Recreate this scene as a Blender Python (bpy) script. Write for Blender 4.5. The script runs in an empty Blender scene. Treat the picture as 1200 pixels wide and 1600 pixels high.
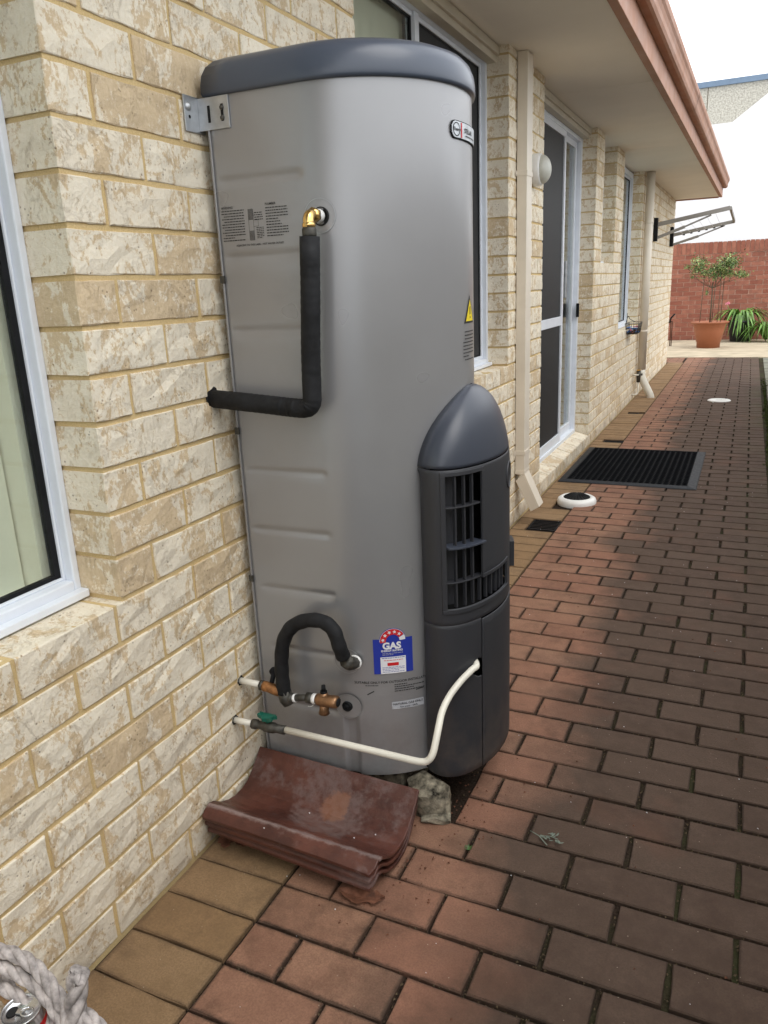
import bpy, bmesh, math, random
from mathutils import Vector, Matrix
random.seed(7)
S = bpy.context.scene
COL = S.collection
R = math.radians
XW = -0.2353            # outer face of the house wall
CO = 0.0872             # brick course
PP, PR = 0.23, 0.11132  # paver pitch across / along the path

# ------------------------------------------------------------ camera
cam = bpy.data.objects.new('camera', bpy.data.cameras.new('camera'))
COL.objects.link(cam)
CP = Vector((0.84313, -1.16899, 1.26632))
yaw, pit, rol = 0.442722, -0.282767, -0.043817
fw = Vector((-math.sin(yaw)*math.cos(pit), math.cos(yaw)*math.cos(pit), math.sin(pit)))
rt0 = Vector((math.cos(yaw), math.sin(yaw), 0)); up0 = rt0.cross(fw)
rt = rt0*math.cos(rol)+up0*math.sin(rol); up = -rt0*math.sin(rol)+up0*math.cos(rol)
M = Matrix((rt, up, -fw)).transposed().to_4x4(); M.translation = CP
cam.matrix_world = M
cam.data.sensor_fit = 'VERTICAL'; cam.data.sensor_height = 24
cam.data.lens = 24*1199.25/1600
cam.data.clip_start = 0.02; cam.data.clip_end = 400
S.camera = cam

# ------------------------------------------------------------ world, sun, exposure
EXPOSURE = 0.74
SUN_EL, SUN_AZ = 56, 112      # azimuth: degrees from +Y towards +X
w = bpy.data.worlds.new('World'); S.world = w; w.use_nodes = True
nt = w.node_tree; N = nt.nodes; L = nt.links; N.clear()
out = N.new('ShaderNodeOutputWorld'); bg = N.new('ShaderNodeBackground')
sky = N.new('ShaderNodeTexSky'); sky.sky_type = 'NISHITA'; sky.sun_disc = False
sky.sun_elevation = R(SUN_EL); sky.sun_rotation = R(SUN_AZ)
tc = N.new('ShaderNodeTexCoord'); no = N.new('ShaderNodeTexNoise'); no.inputs['Scale'].default_value = 2.2
no.inputs['Detail'].default_value = 6
cr = N.new('ShaderNodeMapRange'); cr.inputs[1].default_value = .3; cr.inputs[2].default_value = .62
cr.inputs[3].default_value = .8; cr.inputs[4].default_value = 1.0
mx = N.new('ShaderNodeMix'); mx.data_type = 'RGBA'
mx.inputs['B'].default_value = (12.9, 13.2, 13.6, 1)   # bright overcast cloud
L.new(tc.outputs['Generated'], no.inputs['Vector']); L.new(no.outputs['Fac'], cr.inputs['Value'])
L.new(cr.outputs['Result'], mx.inputs['Factor']); L.new(sky.outputs['Color'], mx.inputs['A'])
L.new(mx.outputs['Result'], bg.inputs['Color']); bg.inputs['Strength'].default_value = 0.1
L.new(bg.outputs['Background'], out.inputs['Surface'])
sl = bpy.data.lights.new('sun', 'SUN'); sl.energy = .75; sl.angle = R(40); sl.color = (1, .96, .9)
so = bpy.data.objects.new('sun', sl); COL.objects.link(so)
d = Vector((math.sin(R(SUN_AZ))*math.cos(R(SUN_EL)), math.cos(R(SUN_AZ))*math.cos(R(SUN_EL)), math.sin(R(SUN_EL))))
so.rotation_euler = d.to_track_quat('Z', 'Y').to_euler(); so.location = (5, 8, 12)
S.view_settings.view_transform = 'Standard'; S.view_settings.look = 'None'
S.view_settings.exposure = EXPOSURE; S.view_settings.gamma = 1; S.view_settings.use_curve_mapping = False

# ------------------------------------------------------------ materials
class Mat:
    """tiny node builder"""
    def __init__(s, name, rough=.6, metal=0, spec=.5):
        s.m = bpy.data.materials.new(name); s.m.use_nodes = True
        s.t = s.m.node_tree; s.p = s.t.nodes['Principled BSDF']
        s.p.inputs['Roughness'].default_value = rough; s.p.inputs['Metallic'].default_value = metal
        s.p.inputs['Specular IOR Level'].default_value = spec
        s._pos = None
    def n(s, typ, **kw):
        x = s.t.nodes.new('ShaderNode'+typ)
        for k, v in kw.items(): setattr(x, k, v)
        return x
    def l(s, a, b): s.t.links.new(a, b)
    def pos(s):
        if not s._pos: s._pos = s.n('NewGeometry').outputs['Position']
        return s._pos
    def rnd(s):
        a = s.n('Attribute', attribute_name='rnd'); o = s.n('ObjectInfo')
        m = s.n('Math', operation='ADD'); s.l(a.outputs['Fac'], m.inputs[0]); s.l(o.outputs['Random'], m.inputs[1])
        f = s.n('Math', operation='FRACT'); s.l(m.outputs[0], f.inputs[0]); return f.outputs[0]
    def scalev(s, v, sc):
        m = s.n('VectorMath', operation='MULTIPLY'); s.l(v, m.inputs[0]); m.inputs[1].default_value = sc; return m.outputs[0]
    def addv(s, v, f, k=7.0):
        m = s.n('Math', operation='MULTIPLY'); s.l(f, m.inputs[0]); m.inputs[1].default_value = k
        a = s.n('VectorMath', operation='ADD'); s.l(v, a.inputs[0]); s.l(m.outputs[0], a.inputs[1]); return a.outputs[0]
    def noise(s, vec, scale, detail=4, rough=.55, dist=0.0):
        x = s.n('TexNoise'); s.l(vec, x.inputs['Vector']); x.inputs['Scale'].default_value = scale
        x.inputs['Detail'].default_value = detail; x.inputs['Roughness'].default_value = rough
        x.inputs['Distortion'].default_value = dist; return x.outputs['Fac']
    def ramp(s, fac, a, b, lo=0, hi=1):
        x = s.n('MapRange'); s.l(fac, x.inputs[0]); x.inputs[1].default_value = a; x.inputs[2].default_value = b
        x.inputs[3].default_value = lo; x.inputs[4].default_value = hi; return x.outputs[0]
    def math(s, op, a, b):
        x = s.n('Math', operation=op)
        for i, v in enumerate((a, b)):
            if isinstance(v, (int, float)): x.inputs[i].default_value = v
            else: s.l(v, x.inputs[i])
        return x.outputs[0]
    def mix(s, fac, a, b, mode='MIX'):
        x = s.n('Mix', data_type='RGBA', blend_type=mode)
        if isinstance(fac, (int, float)): x.inputs['Factor'].default_value = fac
        else: s.l(fac, x.inputs['Factor'])
        for k, v in (('A', a), ('B', b)):
            if isinstance(v, tuple): x.inputs[k].default_value = (*v, 1)
            else: s.l(v, x.inputs[k])
        return x.outputs['Result']
    def col(s, c):
        if isinstance(c, tuple): s.p.inputs['Base Color'].default_value = (*c, 1)
        else: s.l(c, s.p.inputs['Base Color'])
        return s
    def bump(s, h, strength=.4, dist=.003):
        b = s.n('Bump'); b.inputs['Strength'].default_value = strength; b.inputs['Distance'].default_value = dist
        s.l(h, b.inputs['Height'])
        if s.p.inputs['Normal'].is_linked: s.l(s.p.inputs['Normal'].links[0].from_socket, b.inputs['Normal'])
        s.l(b.outputs[0], s.p.inputs['Normal']); return s

def plain(name, c, rough=.5, metal=0, spec=.5, var=.06, scale=8, bump=0, bscale=60):
    k = Mat(name, rough, metal, spec)
    n1 = k.noise(k.pos(), scale, 5)
    dk = tuple(v*(1-var*2.2) for v in c); lt = tuple(min(1, v*(1+var)) for v in c)
    k.col(k.mix(k.ramp(n1, .3, .7), dk, lt))
    if bump: k.bump(k.noise(k.pos(), bscale, 3), bump, .001)
    r = k.ramp(k.noise(k.pos(), scale*2.3, 4), .3, .7, max(.02, rough-.07), min(1, rough+.09)); k.l(r, k.p.inputs['Roughness'])
    return k.m

def brick_mat():
    k = Mat('cream_rockface_brick', .85, 0, .25)
    r = k.rnd(); v = k.addv(k.pos(), r, 9)
    vs = k.scalev(v, (1, 1, .7))
    n1 = k.noise(vs, 17, 9, .70, .9)
    n2 = k.noise(vs, 120, 8, .78, .3)
    mask = k.math('ADD', n1, k.math('MULTIPLY', k.math('SUBTRACT', n2, .5), .55))
    plainb = k.ramp(r, .80, .84, 0, .10)
    mask = k.math('SUBTRACT', mask, plainb)
    base = k.mix(k.ramp(n2, .35, .65), (.60, .465, .29), (.72, .585, .40))
    white = k.mix(k.ramp(n2, .4, .7), (.81, .73, .575), (.87, .81, .685))
    c = k.mix(k.ramp(mask, .425, .475), base, white)
    edge = k.math('SUBTRACT', 1.0, k.math('ABSOLUTE', k.math('MULTIPLY', k.math('SUBTRACT', mask, .43), 40), 0))
    edge = k.math('MULTIPLY', k.ramp(edge, 0, 1), k.ramp(k.noise(v, 18, 2), .45, .62))
    c = k.mix(k.math('MULTIPLY', edge, .26), c, (.50, .35, .20))
    cre = k.noise(vs, 13, 8, .72, 1.4)
    cr2 = k.ramp(k.math('ABSOLUTE', k.math('SUBTRACT', cre, .5), 0), .016, .0, 0, 1)
    cr2 = k.math('MULTIPLY', cr2, k.ramp(k.noise(v, 9, 3), .46, .60))
    c = k.mix(k.math('MULTIPLY', cr2, .32), c, (.42, .29, .17))
    # dark pits
    vo = k.n('TexVoronoi', feature='F1'); k.l(v, vo.inputs['Vector']); vo.inputs['Scale'].default_value = 95
    pit = k.math('MULTIPLY', k.ramp(vo.outputs['Distance'], .26, .12), k.ramp(k.noise(v, 25, 2), .55, .61))
    c = k.mix(k.math('MULTIPLY', pit, .7), c, (.2, .13, .08))
    # splash dirt near the ground
    sp = k.n('SeparateXYZ'); k.l(k.pos(), sp.inputs[0])
    low = k.math('MULTIPLY', k.ramp(sp.outputs['Z'], .16, .0), k.ramp(k.noise(k.pos(), 9, 4), .35, .65))
    c = k.mix(k.math('MULTIPLY', low, .6), c, (.23, .18, .14))
    c = k.mix(k.ramp(r, 0, 1, .0, .16), c, (.50, .38, .25))
    k.col(c)
    k.bump(k.noise(v, 26, 4, .55), .45, .007); k.bump(k.noise(v, 85, 6, .7), .8, .004); k.bump(k.noise(v, 420, 3, .7), .5, .0012)
    k.bump(n2, .3, .002); k.bump(cr2, .5, -.003); k.bump(pit, .4, -.002)
    return k.m

def mortar_mat():
    k = Mat('sandy_yellow_mortar', .95, 0, .1)
    n = k.noise(k.pos(), 320, 4, .7); n2 = k.noise(k.pos(), 6, 3)
    c = k.mix(k.ramp(n, .3, .7), (.50, .36, .165), (.68, .52, .275))
    c = k.mix(k.ramp(n2, .4, .7, 0, .4), c, (.6, .47, .27))
    k.col(c); k.bump(n, .5, .002); k.bump(k.noise(k.pos(), 40, 4), .5, .004); return k.m

def paver_mat(name, a, b, dirt, stain):
    """a, b: fired clay colours; stain: grey-brown grime that lies over the middle of the path"""
    k = Mat(name, .82, 0, .3)
    r = k.rnd(); p = k.pos(); v = k.addv(p, r, 5)
    c = k.mix(r, a, b)
    c = k.mix(k.ramp(k.noise(v, 14, 5, .6), .35, .7, 0, .55), c, tuple(x*.68 for x in a))
    fine = k.noise(v, 260, 3, .7)
    c = k.mix(k.ramp(fine, .38, .62, 0, .5), c, tuple(x*.55 for x in a))
    sp = k.n('SeparateXYZ'); k.l(p, sp.inputs[0])
    if stain:
        e = k.math('ADD', sp.outputs['X'], k.math('MULTIPLY', k.math('SUBTRACT', k.noise(p, 2.2, 5, .6), .5), .5))
        e = k.math('ADD', e, k.math('MULTIPLY', k.math('SUBTRACT', r, .5), .16))
        # grime begins nearer the wall far along the path
        yy = k.ramp(sp.outputs['Y'], 1.0, 6.0, 0, .10); e = k.math('ADD', e, yy); m = k.ramp(e, .30, .50)
        g = k.mix(r, (.048, .030, .021), (.078, .052, .037))
        g = k.mix(k.ramp(k.noise(v, 22, 5, .65), .35, .7), g, (.095, .064, .046))
        g = k.mix(k.ramp(fine, .4, .66, 0, .7), g, (.055, .036, .026))
        c = k.mix(k.math('MULTIPLY', m, .93), c, g)
        red = k.math('MULTIPLY', k.ramp(k.noise(p, 3.1, 4, .6), .55, .68), .35)
        c = k.mix(red, c, (.15, .07, .045))
        ms = k.math('MULTIPLY', k.ramp(sp.outputs['X'], .85, 1.06), k.ramp(k.noise(p, 1.4, 5, .65), .42, .62))
        ms = k.math('MULTIPLY', ms, k.ramp(sp.outputs['Y'], 2.0, 4.5))
        c = k.mix(k.math('MULTIPLY', ms, .7), c, (.05, .06, .018))
    # grime that hugs the joints
    def cell(val, off, pitch):
        f = k.math('FRACT', k.math('DIVIDE', k.math('ADD', val, off), pitch), 0)
        return k.math('MULTIPLY', k.math('SUBTRACT', .5, k.math('ABSOLUTE', k.math('SUBTRACT', f, .5), 0)), pitch)
    dy = cell(sp.outputs['Y'], 100*PR, PR)
    par = k.math('MULTIPLY', k.math('FRACT', k.math('MULTIPLY', k.math('FLOOR', k.math('DIVIDE', k.math('ADD', sp.outputs['Y'], 100*PR), PR), 0), .5), 0), 2*PP/2)
    dx = cell(k.math('ADD', sp.outputs['X'], par), 20*PP+PP/2, PP) if stain else cell(sp.outputs['X'], 20*PP, PP)
    ed = k.math('ADD', k.math('MINIMUM', dx, dy), k.math('MULTIPLY', k.math('SUBTRACT', k.noise(p, 55, 5, .7), .5), .016))
    gr = k.ramp(ed, .0105, .0035, 0, 1)
    wet = k.ramp(k.noise(p, 2.6, 4, .6), .38, .62, .35 if stain else .1, .9 if stain else .55)
    c = k.mix(k.math('MULTIPLY', gr, wet), c, (.040, .026, .018))
    # pale sand specks
    vo = k.n('TexVoronoi', feature='F1'); k.l(p, vo.inputs['Vector']); vo.inputs['Scale'].default_value = 85
    wn = k.n('TexWhiteNoise'); k.l(vo.outputs['Position'], wn.inputs['Vector'])
    sk = k.math('MULTIPLY', k.ramp(vo.outputs['Distance'], .13, .07), k.math('GREATER_THAN', wn.outputs['Value'], .9))
    c = k.mix(k.math('MULTIPLY', sk, .55), c, (.5, .42, .32))
    # dirt creeping in from the joints and lying around the heater
    dd = k.math('MULTIPLY', k.ramp(k.noise(p, 6, 6, .7), .5, .72), dirt)
    c = k.mix(dd, c, (.06, .035, .022))
    k.col(c); k.bump(k.noise(v, 190, 5, .75), .9, .003); k.bump(k.noise(v, 16, 3), .4, .004)
    return k.m

def soil_mat():
    k = Mat('joint_sand_and_moss', .95, 0, .1); p = k.pos()
    c = k.mix(k.ramp(k.noise(p, 180, 4, .7), .35, .65), (.014, .009, .006), (.050, .034, .024))
    sp = k.n('SeparateXYZ'); k.l(p, sp.inputs[0])
    m = k.math('MULTIPLY', k.ramp(sp.outputs['X'], .35, 1.0), k.ramp(k.noise(p, 9, 4, .6), .42, .6))
    c = k.mix(k.math('MULTIPLY', m, .75), c, (.045, .05, .02)); k.col(c)
    k.bump(k.noise(p, 200, 4, .7), .9, .004); return k.m

def glass_mat():
    k = Mat('window_glass', .02)
    t = k.t; t.nodes.remove(k.p)
    o = [n for n in t.nodes if n.type == 'OUTPUT_MATERIAL'][0]
    a = k.n('BsdfTransparent'); a.inputs[0].default_value = (.93, .96, .94, 1)
    g = k.n('BsdfGlossy'); g.inputs['Roughness'].default_value = .015; g.inputs[0].default_value = (.95, .97, 1, 1)
    lw = k.n('LayerWeight'); lw.inputs[0].default_value = .5
    f = k.math('ADD', k.math('MULTIPLY', k.math('POWER', lw.outputs['Facing'], 4.0), .75), .045)
    m = k.n('MixShader'); k.l(f, m.inputs[0]); k.l(a.outputs[0], m.inputs[1]); k.l(g.outputs[0], m.inputs[2])
    k.l(m.outputs[0], o.inputs['Surface']); return k.m

def paint_metal(name, c, rough, coat=.0, spec=.5, metal=0.0):
    k = Mat(name, rough, metal, spec); p = k.pos()
    k.col(k.mix(k.ramp(k.noise(p, 3.5, 5), .3, .7), tuple(v*.94 for v in c), tuple(v*1.03 for v in c)))
    k.p.inputs['Coat Weight'].default_value = coat; k.p.inputs['Coat Roughness'].default_value = .2
    r = k.ramp(k.noise(p, 5, 2), .3, .7, rough-.02, rough+.05); k.l(r, k.p.inputs['Roughness'])
    sp = k.n('SeparateXYZ'); k.l(p, sp.inputs[0])
    du = k.math('MULTIPLY', k.ramp(sp.outputs['Z'], .40, .10), k.ramp(k.noise(p, 14, 6, .7), .42, .68))
    src = k.p.inputs['Base Color'].links[0].from_socket
    c1 = k.mix(k.math('MULTIPLY', du, .35), src, (.15, .115, .085)); k.l(c1, k.p.inputs['Base Color'])
    return k.m

def steel_text(name, c): return plain(name, c, .6, 0, .3, .03)

def tile_mat():
    k = Mat('weathered_terracotta_tile', .5, 0, .45); p = k.pos(); v = k.addv(p, k.rnd(), 3)
    c = k.mix(k.ramp(k.noise(v, 9, 6, .65), .35, .65), (.045, .016, .012), (.115, .040, .027))
    gm = k.math('MULTIPLY', k.ramp(k.noise(p, 6.0, 8, .70), .52, .60), k.ramp(k.noise(p, 60, 5, .7), .3, .55))
    c = k.mix(k.math('MULTIPLY', gm, .6), c, (.17, .12, .11))
    sx = k.n('SeparateXYZ'); k.l(p, sx.inputs[0])
    ax = k.math('DIVIDE', k.math('SUBTRACT', sx.outputs['X'], .030), .036); ay = k.math('DIVIDE', k.math('SUBTRACT', sx.outputs['Y'], .195), .042)
    rr = k.math('ADD', k.math('ADD', k.math('MULTIPLY', ax, ax), k.math('MULTIPLY', ay, ay)), k.math('MULTIPLY', k.math('SUBTRACT', k.noise(p, 26, 8, .75), .5), 3.4))
    om = k.ramp(rr, 1.1, .6)
    # pale lime line along the moulded crest
    cr = k.math('ADD', k.math('ABSOLUTE', k.math('SUBTRACT', sx.outputs['Y'], .047), 0), k.math('MULTIPLY', k.math('SUBTRACT', k.noise(p, 28, 6, .7), .5), .030))
    c = k.mix(k.math('MULTIPLY', k.math('MULTIPLY', k.ramp(cr, .009, .002), k.ramp(sx.outputs['Z'], .085, .095)), .6), c, (.30, .235, .22))
    c = k.mix(k.math('MULTIPLY', om, .5), c, (.27, .12, .065))
    k.col(c); k.bump(k.noise(p, 70, 6, .7), .5, .003); k.bump(k.noise(p, 400, 3), .3, .001)
    k.l(k.ramp(gm, 0, 1, .38, .8), k.p.inputs['Roughness'])
    return k.m

def redbrick_mat():
    k = Mat('red_clay_brick', .85, 0, .25); r = k.rnd(); v = k.addv(k.pos(), r, 5)
    c = k.mix(r, (.25, .085, .055), (.36, .15, .10))
    c = k.mix(k.ramp(k.noise(v, 12, 5, .65), .4, .7, 0, .6), c, (.17, .06, .045))
    c = k.mix(k.ramp(k.noise(k.pos(), 2.5, 5, .6), .58, .7, 0, .5), c, (.14, .075, .055))
    k.col(c); k.bump(k.noise(v, 60, 5), .6, .006); return k.m

MB = brick_mat(); MM = mortar_mat()
MRED = paver_mat('red_clay_paver', (.275, .133, .085), (.335, .19, .122), .6, True)
MYEL = paver_mat('buff_clay_paver', (.275, .170, .085), (.32, .21, .115), .5, False)
MSOIL = soil_mat(); MGLASS = glass_mat(); MTILE = tile_mat(); MRB = redbrick_mat()
MREDM = plain('pinkish_mortar', (.52, .36, .28), .9, 0, .2, .1, 30)
MCONC = plain('pale_concrete', (.46, .39, .28), .85, 0, .3, .12, 3.5, .5, 120)
MHEAT = paint_metal('warm_grey_enamel', (.315, .315, .322), .29, .0, .5, .42)
MCAP = paint_metal('charcoal_plastic_cap', (.062, .076, .105), .30, .1)
MCOV = paint_metal('charcoal_moulded_cover', (.030, .031, .036), .46, .0)
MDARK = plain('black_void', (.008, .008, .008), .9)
MRUB = plain('black_rubber', (.008, .0085, .010), .7, 0, .25, .2, 20, .3, 200)
MFOAM = plain('black_foam_insulation', (.011, .0115, .013), .75, 0, .35, .3, 25, .8, 90)
MALU = plain('white_powdercoat', (.74, .78, .84), .35, 0, .5, .03)
MCREAM = plain('cream_paint', (.58, .52, .41), .5, 0, .4, .04)
MDP = plain('cream_downpipe_paint', (.74, .67, .56), .42, 0, .5, .04, 5)
MSOF = plain('soffit_paint', (.90, .84, .74), .8, 0, .3, .03, 1.5)
MTERR = plain('terracotta_gutter_paint', (.41, .19, .105), .5, 0, .5, .06, 4)
MGALV = plain('galvanised_steel', (.50, .52, .54), .42, .75, .5, .12, 25)
MBRASS = plain('bright_brass', (.78, .52, .20), .22, 1, .5, .1, 40)
MBRONZE = plain('dull_brass', (.34, .19, .10), .42, .8, .5, .25, 40)
MCOPPER = plain('stained_copper', (.42, .20, .08), .45, .7, .5, .3, 60)
MFIT = plain('tarnished_fitting', (.085, .080, .068), .5, .5, .5, .25, 50)
MPVC = plain('white_plastic_pipe', (.72, .69, .60), .38, 0, .5, .05, 12)
MWHITE = plain('white_plastic', (.80, .80, .78), .35, 0, .5, .04)
MGREEN = plain('green_handle', (.004, .10, .068), .4)
MPRINT = steel_text('black_print', (.03, .03, .03))
MBLUE = steel_text('blue_print', (.018, .035, .30))
MREDP = steel_text('red_print', (.55, .015, .02))
MPAPER = steel_text('white_sticker', (.72, .72, .74))
MSTK = steel_text('grey_sticker', (.40, .41, .44))
MYELP = steel_text('yellow_print', (.75, .58, .02))
MSCREEN = plain('dark_fly_screen', (.018, .019, .021), .55, 0, .3, .1, 300)
MBLIND = plain('beige_blind', (.80, .77, .66), .7, 0, .2, .04, 2)
MBLINDG = plain('pale_green_blind', (.80, .81, .76), .6, 0, .2, .03, 2)
MBROWN = plain('brown_curtain', (.32, .25, .18), .8, 0, .2, .08, 3)
MROOM = plain('room_plaster', (.62, .58, .48), .9)
MTPOT = plain('terracotta_plastic_pot', (.31, .105, .047), .55, 0, .4, .05, 4)
MBPOT = plain('black_plastic_pot', (.012, .012, .014), .45)
MLEAF = plain('green_leaf', (.075, .15, .04), .5, 0, .4, .35, 9)
MLEAFY = plain('variegated_leaf', (.30, .38, .13), .5, 0, .4, .4, 14)
MSTRAP = plain('strap_leaf', (.15, .30, .055), .42, 0, .5, .3, 7)
MSTEM = plain('brown_stem', (.10, .075, .045), .8)
MROPE = plain('dirty_white_cotton_rope', (.47, .425, .405), .95, 0, .1, .30, 55, 1.0, 420)
MROPEB = plain('tan_rope', (.42, .26, .13), .95, 0, .1, .18, 30, 1.0, 260)
MCANR = plain('red_can_print', (.52, .012, .015), .3, .3)
MCANS = plain('bare_aluminium', (.72, .73, .74), .26, 1, .5, .05)
MROCK = plain('mossy_concrete_rubble', (.27, .24, .18), .95, 0, .2, .45, 45, 1.0, 70)
MDLEAF = plain('dead_leaf', (.17, .07, .04), .75, 0, .3, .3, 60)
MWEED = plain('grey_green_weed', (.20, .235, .19), .8, 0, .2, .2, 60)
MREND = plain('white_render', (.86, .86, .86), .9, 0, .2, .02, .6)
MPEB = plain('grey_pebble_panel', (.46, .44, .38), .95, 0, .1, .22, 26, .5, 40)
MBLUEG = plain('blue_grey_flashing', (.13, .19, .27), .5)
MFENCE = plain('added_fence_paint', (.50, .48, .43), .5)  # pale so that the added fence bounces light
MROOFT = plain('roof_tile', (.28, .12, .08), .8, 0, .3, .1, 8)
MLIME = plain('frosted_hood', (.50, .50, .44), .35, 0, .5, .05, 20)
MARM = plain('bronze_powdercoat', (.30, .285, .26), .45, .2)
MGRASS = plain('moss_strip', (.05, .065, .02), .95, 0, .1, .4, 14, 1, 120)
MPAVEG = plain('grey_green_paver', (.20, .20, .16), .9, 0, .2, .2, 6, .5, 120)
MRUST = plain('rusty_steel', (.10, .045, .03), .8, .3)
MPEGB = plain('blue_peg', (.02, .12, .35), .4); MPEGR = plain('pink_peg', (.6, .12, .2), .4)

# ------------------------------------------------------------ helpers
def link(name, me, mat=None, parent=None, loc=None, kind=None):
    o = bpy.data.objects.new(name, me)
    if mat is not None and me is not None and not me.materials: me.materials.append(mat)
    COL.objects.link(o)
    if parent: o.parent = parent
    if loc is not None: o.location = loc
    if kind: o['kind'] = kind
    return o
def thing(name, label, cat, loc=(0, 0, 0), group=None, rz=0):
    o = link(name, None); o.location = loc; o.rotation_euler.z = rz
    o.empty_display_size = .05
    o['label'] = label; o['category'] = cat
    if group: o['group'] = group
    return o
def tag(o, label, cat, group=None):
    o['label'] = label; o['category'] = cat
    if group: o['group'] = group
    return o
def struct(name, me, mat): return link(name, me, mat, kind='structure')
def mk(verts, faces, smooth=False):
    me = bpy.data.meshes.new('m'); me.from_pydata([tuple(v) for v in verts], [], faces); me.update()
    if smooth: me.polygons.foreach_set('use_smooth', [True]*len(me.polygons))
    return me
class G:
    """collects geometry for one mesh"""
    def __init__(s): s.v = []; s.f = []; s.r = []; s.sm = []
    def add(s, v, f, rnd=0.0, sm=False):
        b = len(s.v); s.v += [tuple(x) for x in v]; s.f += [tuple(i+b for i in q) for q in f]
        s.r += [rnd]*len(v); s.sm += [sm]*len(f); return s
    def box(s, x0, x1, y0, y1, z0, z1, rnd=0.0, mat=None):
        v = [(x, y, z) for x in (x0, x1) for y in (y0, y1) for z in (z0, z1)]
        if mat: v = [mat @ Vector(q) for q in v]
        return s.add(v, [(0, 1, 3, 2), (4, 6, 7, 5), (0, 4, 5, 1), (2, 3, 7, 6), (0, 2, 6, 4), (1, 5, 7, 3)], rnd)
    def tube(s, pts, r, seg=12, cap=True):
        v, f = tube_geo(pts, r, seg, cap); return s.add(v, f, 0, True)
    def lathe(s, prof, c=(0, 0, 0), seg=32, axis='z'):
        v = []; f = []; n = len(prof)
        for i in range(seg):
            a = 2*math.pi*i/seg
            for (r, h) in prof:
                p = (r*math.cos(a), r*math.sin(a), h)
                if axis == 'x': p = (h, r*math.cos(a), r*math.sin(a))
                if axis == 'y': p = (r*math.sin(a), h, r*math.cos(a))
                v.append((c[0]+p[0], c[1]+p[1], c[2]+p[2]))
        for i in range(seg):
            for j in range(n-1):
                a, b = i*n+j, ((i+1) % seg)*n+j
                f.append((a, b, b+1, a+1))
        return s.add(v, f, 0, True)
    def mesh(s, attr=False):
        me = bpy.data.meshes.new('m'); me.from_pydata(s.v, [], s.f); me.update()
        me.polygons.foreach_set('use_smooth', s.sm)
        if attr:
            a = me.attributes.new('rnd', 'FLOAT', 'POINT'); a.data.foreach_set('value', s.r)
        return me
    def obj(s, name, mat, parent=None, kind=None, bevel=0, attr=False, wn=False):
        o = link(name, s.mesh(attr), mat, parent, None, kind)
        if bevel: bev(o, bevel)
        return o
def bev(o, wdt, seg=2, ang=40):
    m = o.modifiers.new('b', 'BEVEL'); m.width = wdt; m.segments = seg; m.limit_method = 'ANGLE'; m.angle_limit = R(ang)
    m.harden_normals = False
    return o
def tube_geo(pts, r, seg=12, cap=True):
    pts = [Vector(p) for p in pts]; n = len(pts); rr = r if isinstance(r, (list, tuple)) else [r]*n
    v = []; f = []
    t0 = (pts[1]-pts[0]).normalized()
    u = t0.orthogonal().normalized()
    for i, p in enumerate(pts):
        if i == 0: t = t0
        elif i == n-1: t = (pts[-1]-pts[-2]).normalized()
        else: t = ((pts[i+1]-p).normalized()+(p-pts[i-1]).normalized()).normalized()
        u = (u-t*u.dot(t)).normalized(); w2 = t.cross(u)
        for j in range(seg):
            a = 2*math.pi*j/seg; v.append(p+(u*math.cos(a)+w2*math.sin(a))*rr[i])
    for i in range(n-1):
        for j in range(seg):
            a = i*seg+j; b = i*seg+(j+1) % seg; f.append((a, b, b+seg, a+seg))
    if cap: f.append(tuple(range(seg-1, -1, -1))); f.append(tuple((n-1)*seg+j for j in range(seg)))
    return v, f
def fillet(pts, rad, seg=6):
    """rounds the corners of a polyline"""
    pts = [Vector(p) for p in pts]; o = [pts[0]]
    for i in range(1, len(pts)-1):
        a, b, c = pts[i-1], pts[i], pts[i+1]
        r = min(rad, (a-b).length*.49, (c-b).length*.49)
        p, q = b+(a-b).normalized()*r, b+(c-b).normalized()*r
        for k in range(seg+1):
            t = k/seg; o.append(p*(1-t)**2+b*2*t*(1-t)+q*t*t)
    o.append(pts[-1]); return o
def smoothpath(pts, n=8):
    pts = [Vector(p) for p in pts]; o = []
    for i in range(len(pts)-1):
        p0 = pts[max(i-1, 0)]; p1 = pts[i]; p2 = pts[i+1]; p3 = pts[min(i+2, len(pts)-1)]
        for k in range(n):
            t = k/n
            o.append(.5*((2*p1)+(-p0+p2)*t+(2*p0-5*p1+4*p2-p3)*t*t+(-p0+3*p1-3*p2+p3)*t**3))
    o.append(pts[-1]); return o
def text_geo(txt, size, bold=0.0, align='CENTER', shear=0):
    c = bpy.data.curves.new('t', 'FONT'); c.body = txt; c.size = size; c.align_x = align; c.offset = bold; c.shear = shear
    c.resolution_u = 3
    o = bpy.data.objects.new('t', c); COL.objects.link(o)
    dg = bpy.context.evaluated_depsgraph_get(); dg.update()
    me = bpy.data.meshes.new_from_object(o.evaluated_get(dg))
    v = [tuple(x.co) for x in me.vertices]; f = [tuple(p.vertices) for p in me.polygons]
    bpy.data.objects.remove(o); bpy.data.curves.remove(c); bpy.data.meshes.remove(me)
    return v, f

# projection, only used to decide which bricks and pavers show largest
def px(p):
    dlt = Vector(p)-CP; z = dlt.dot(fw)
    if z < .05: return None
    return 600+1199.25*dlt.dot(rt)/z, 800-1199.25*dlt.dot(up)/z, z

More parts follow.
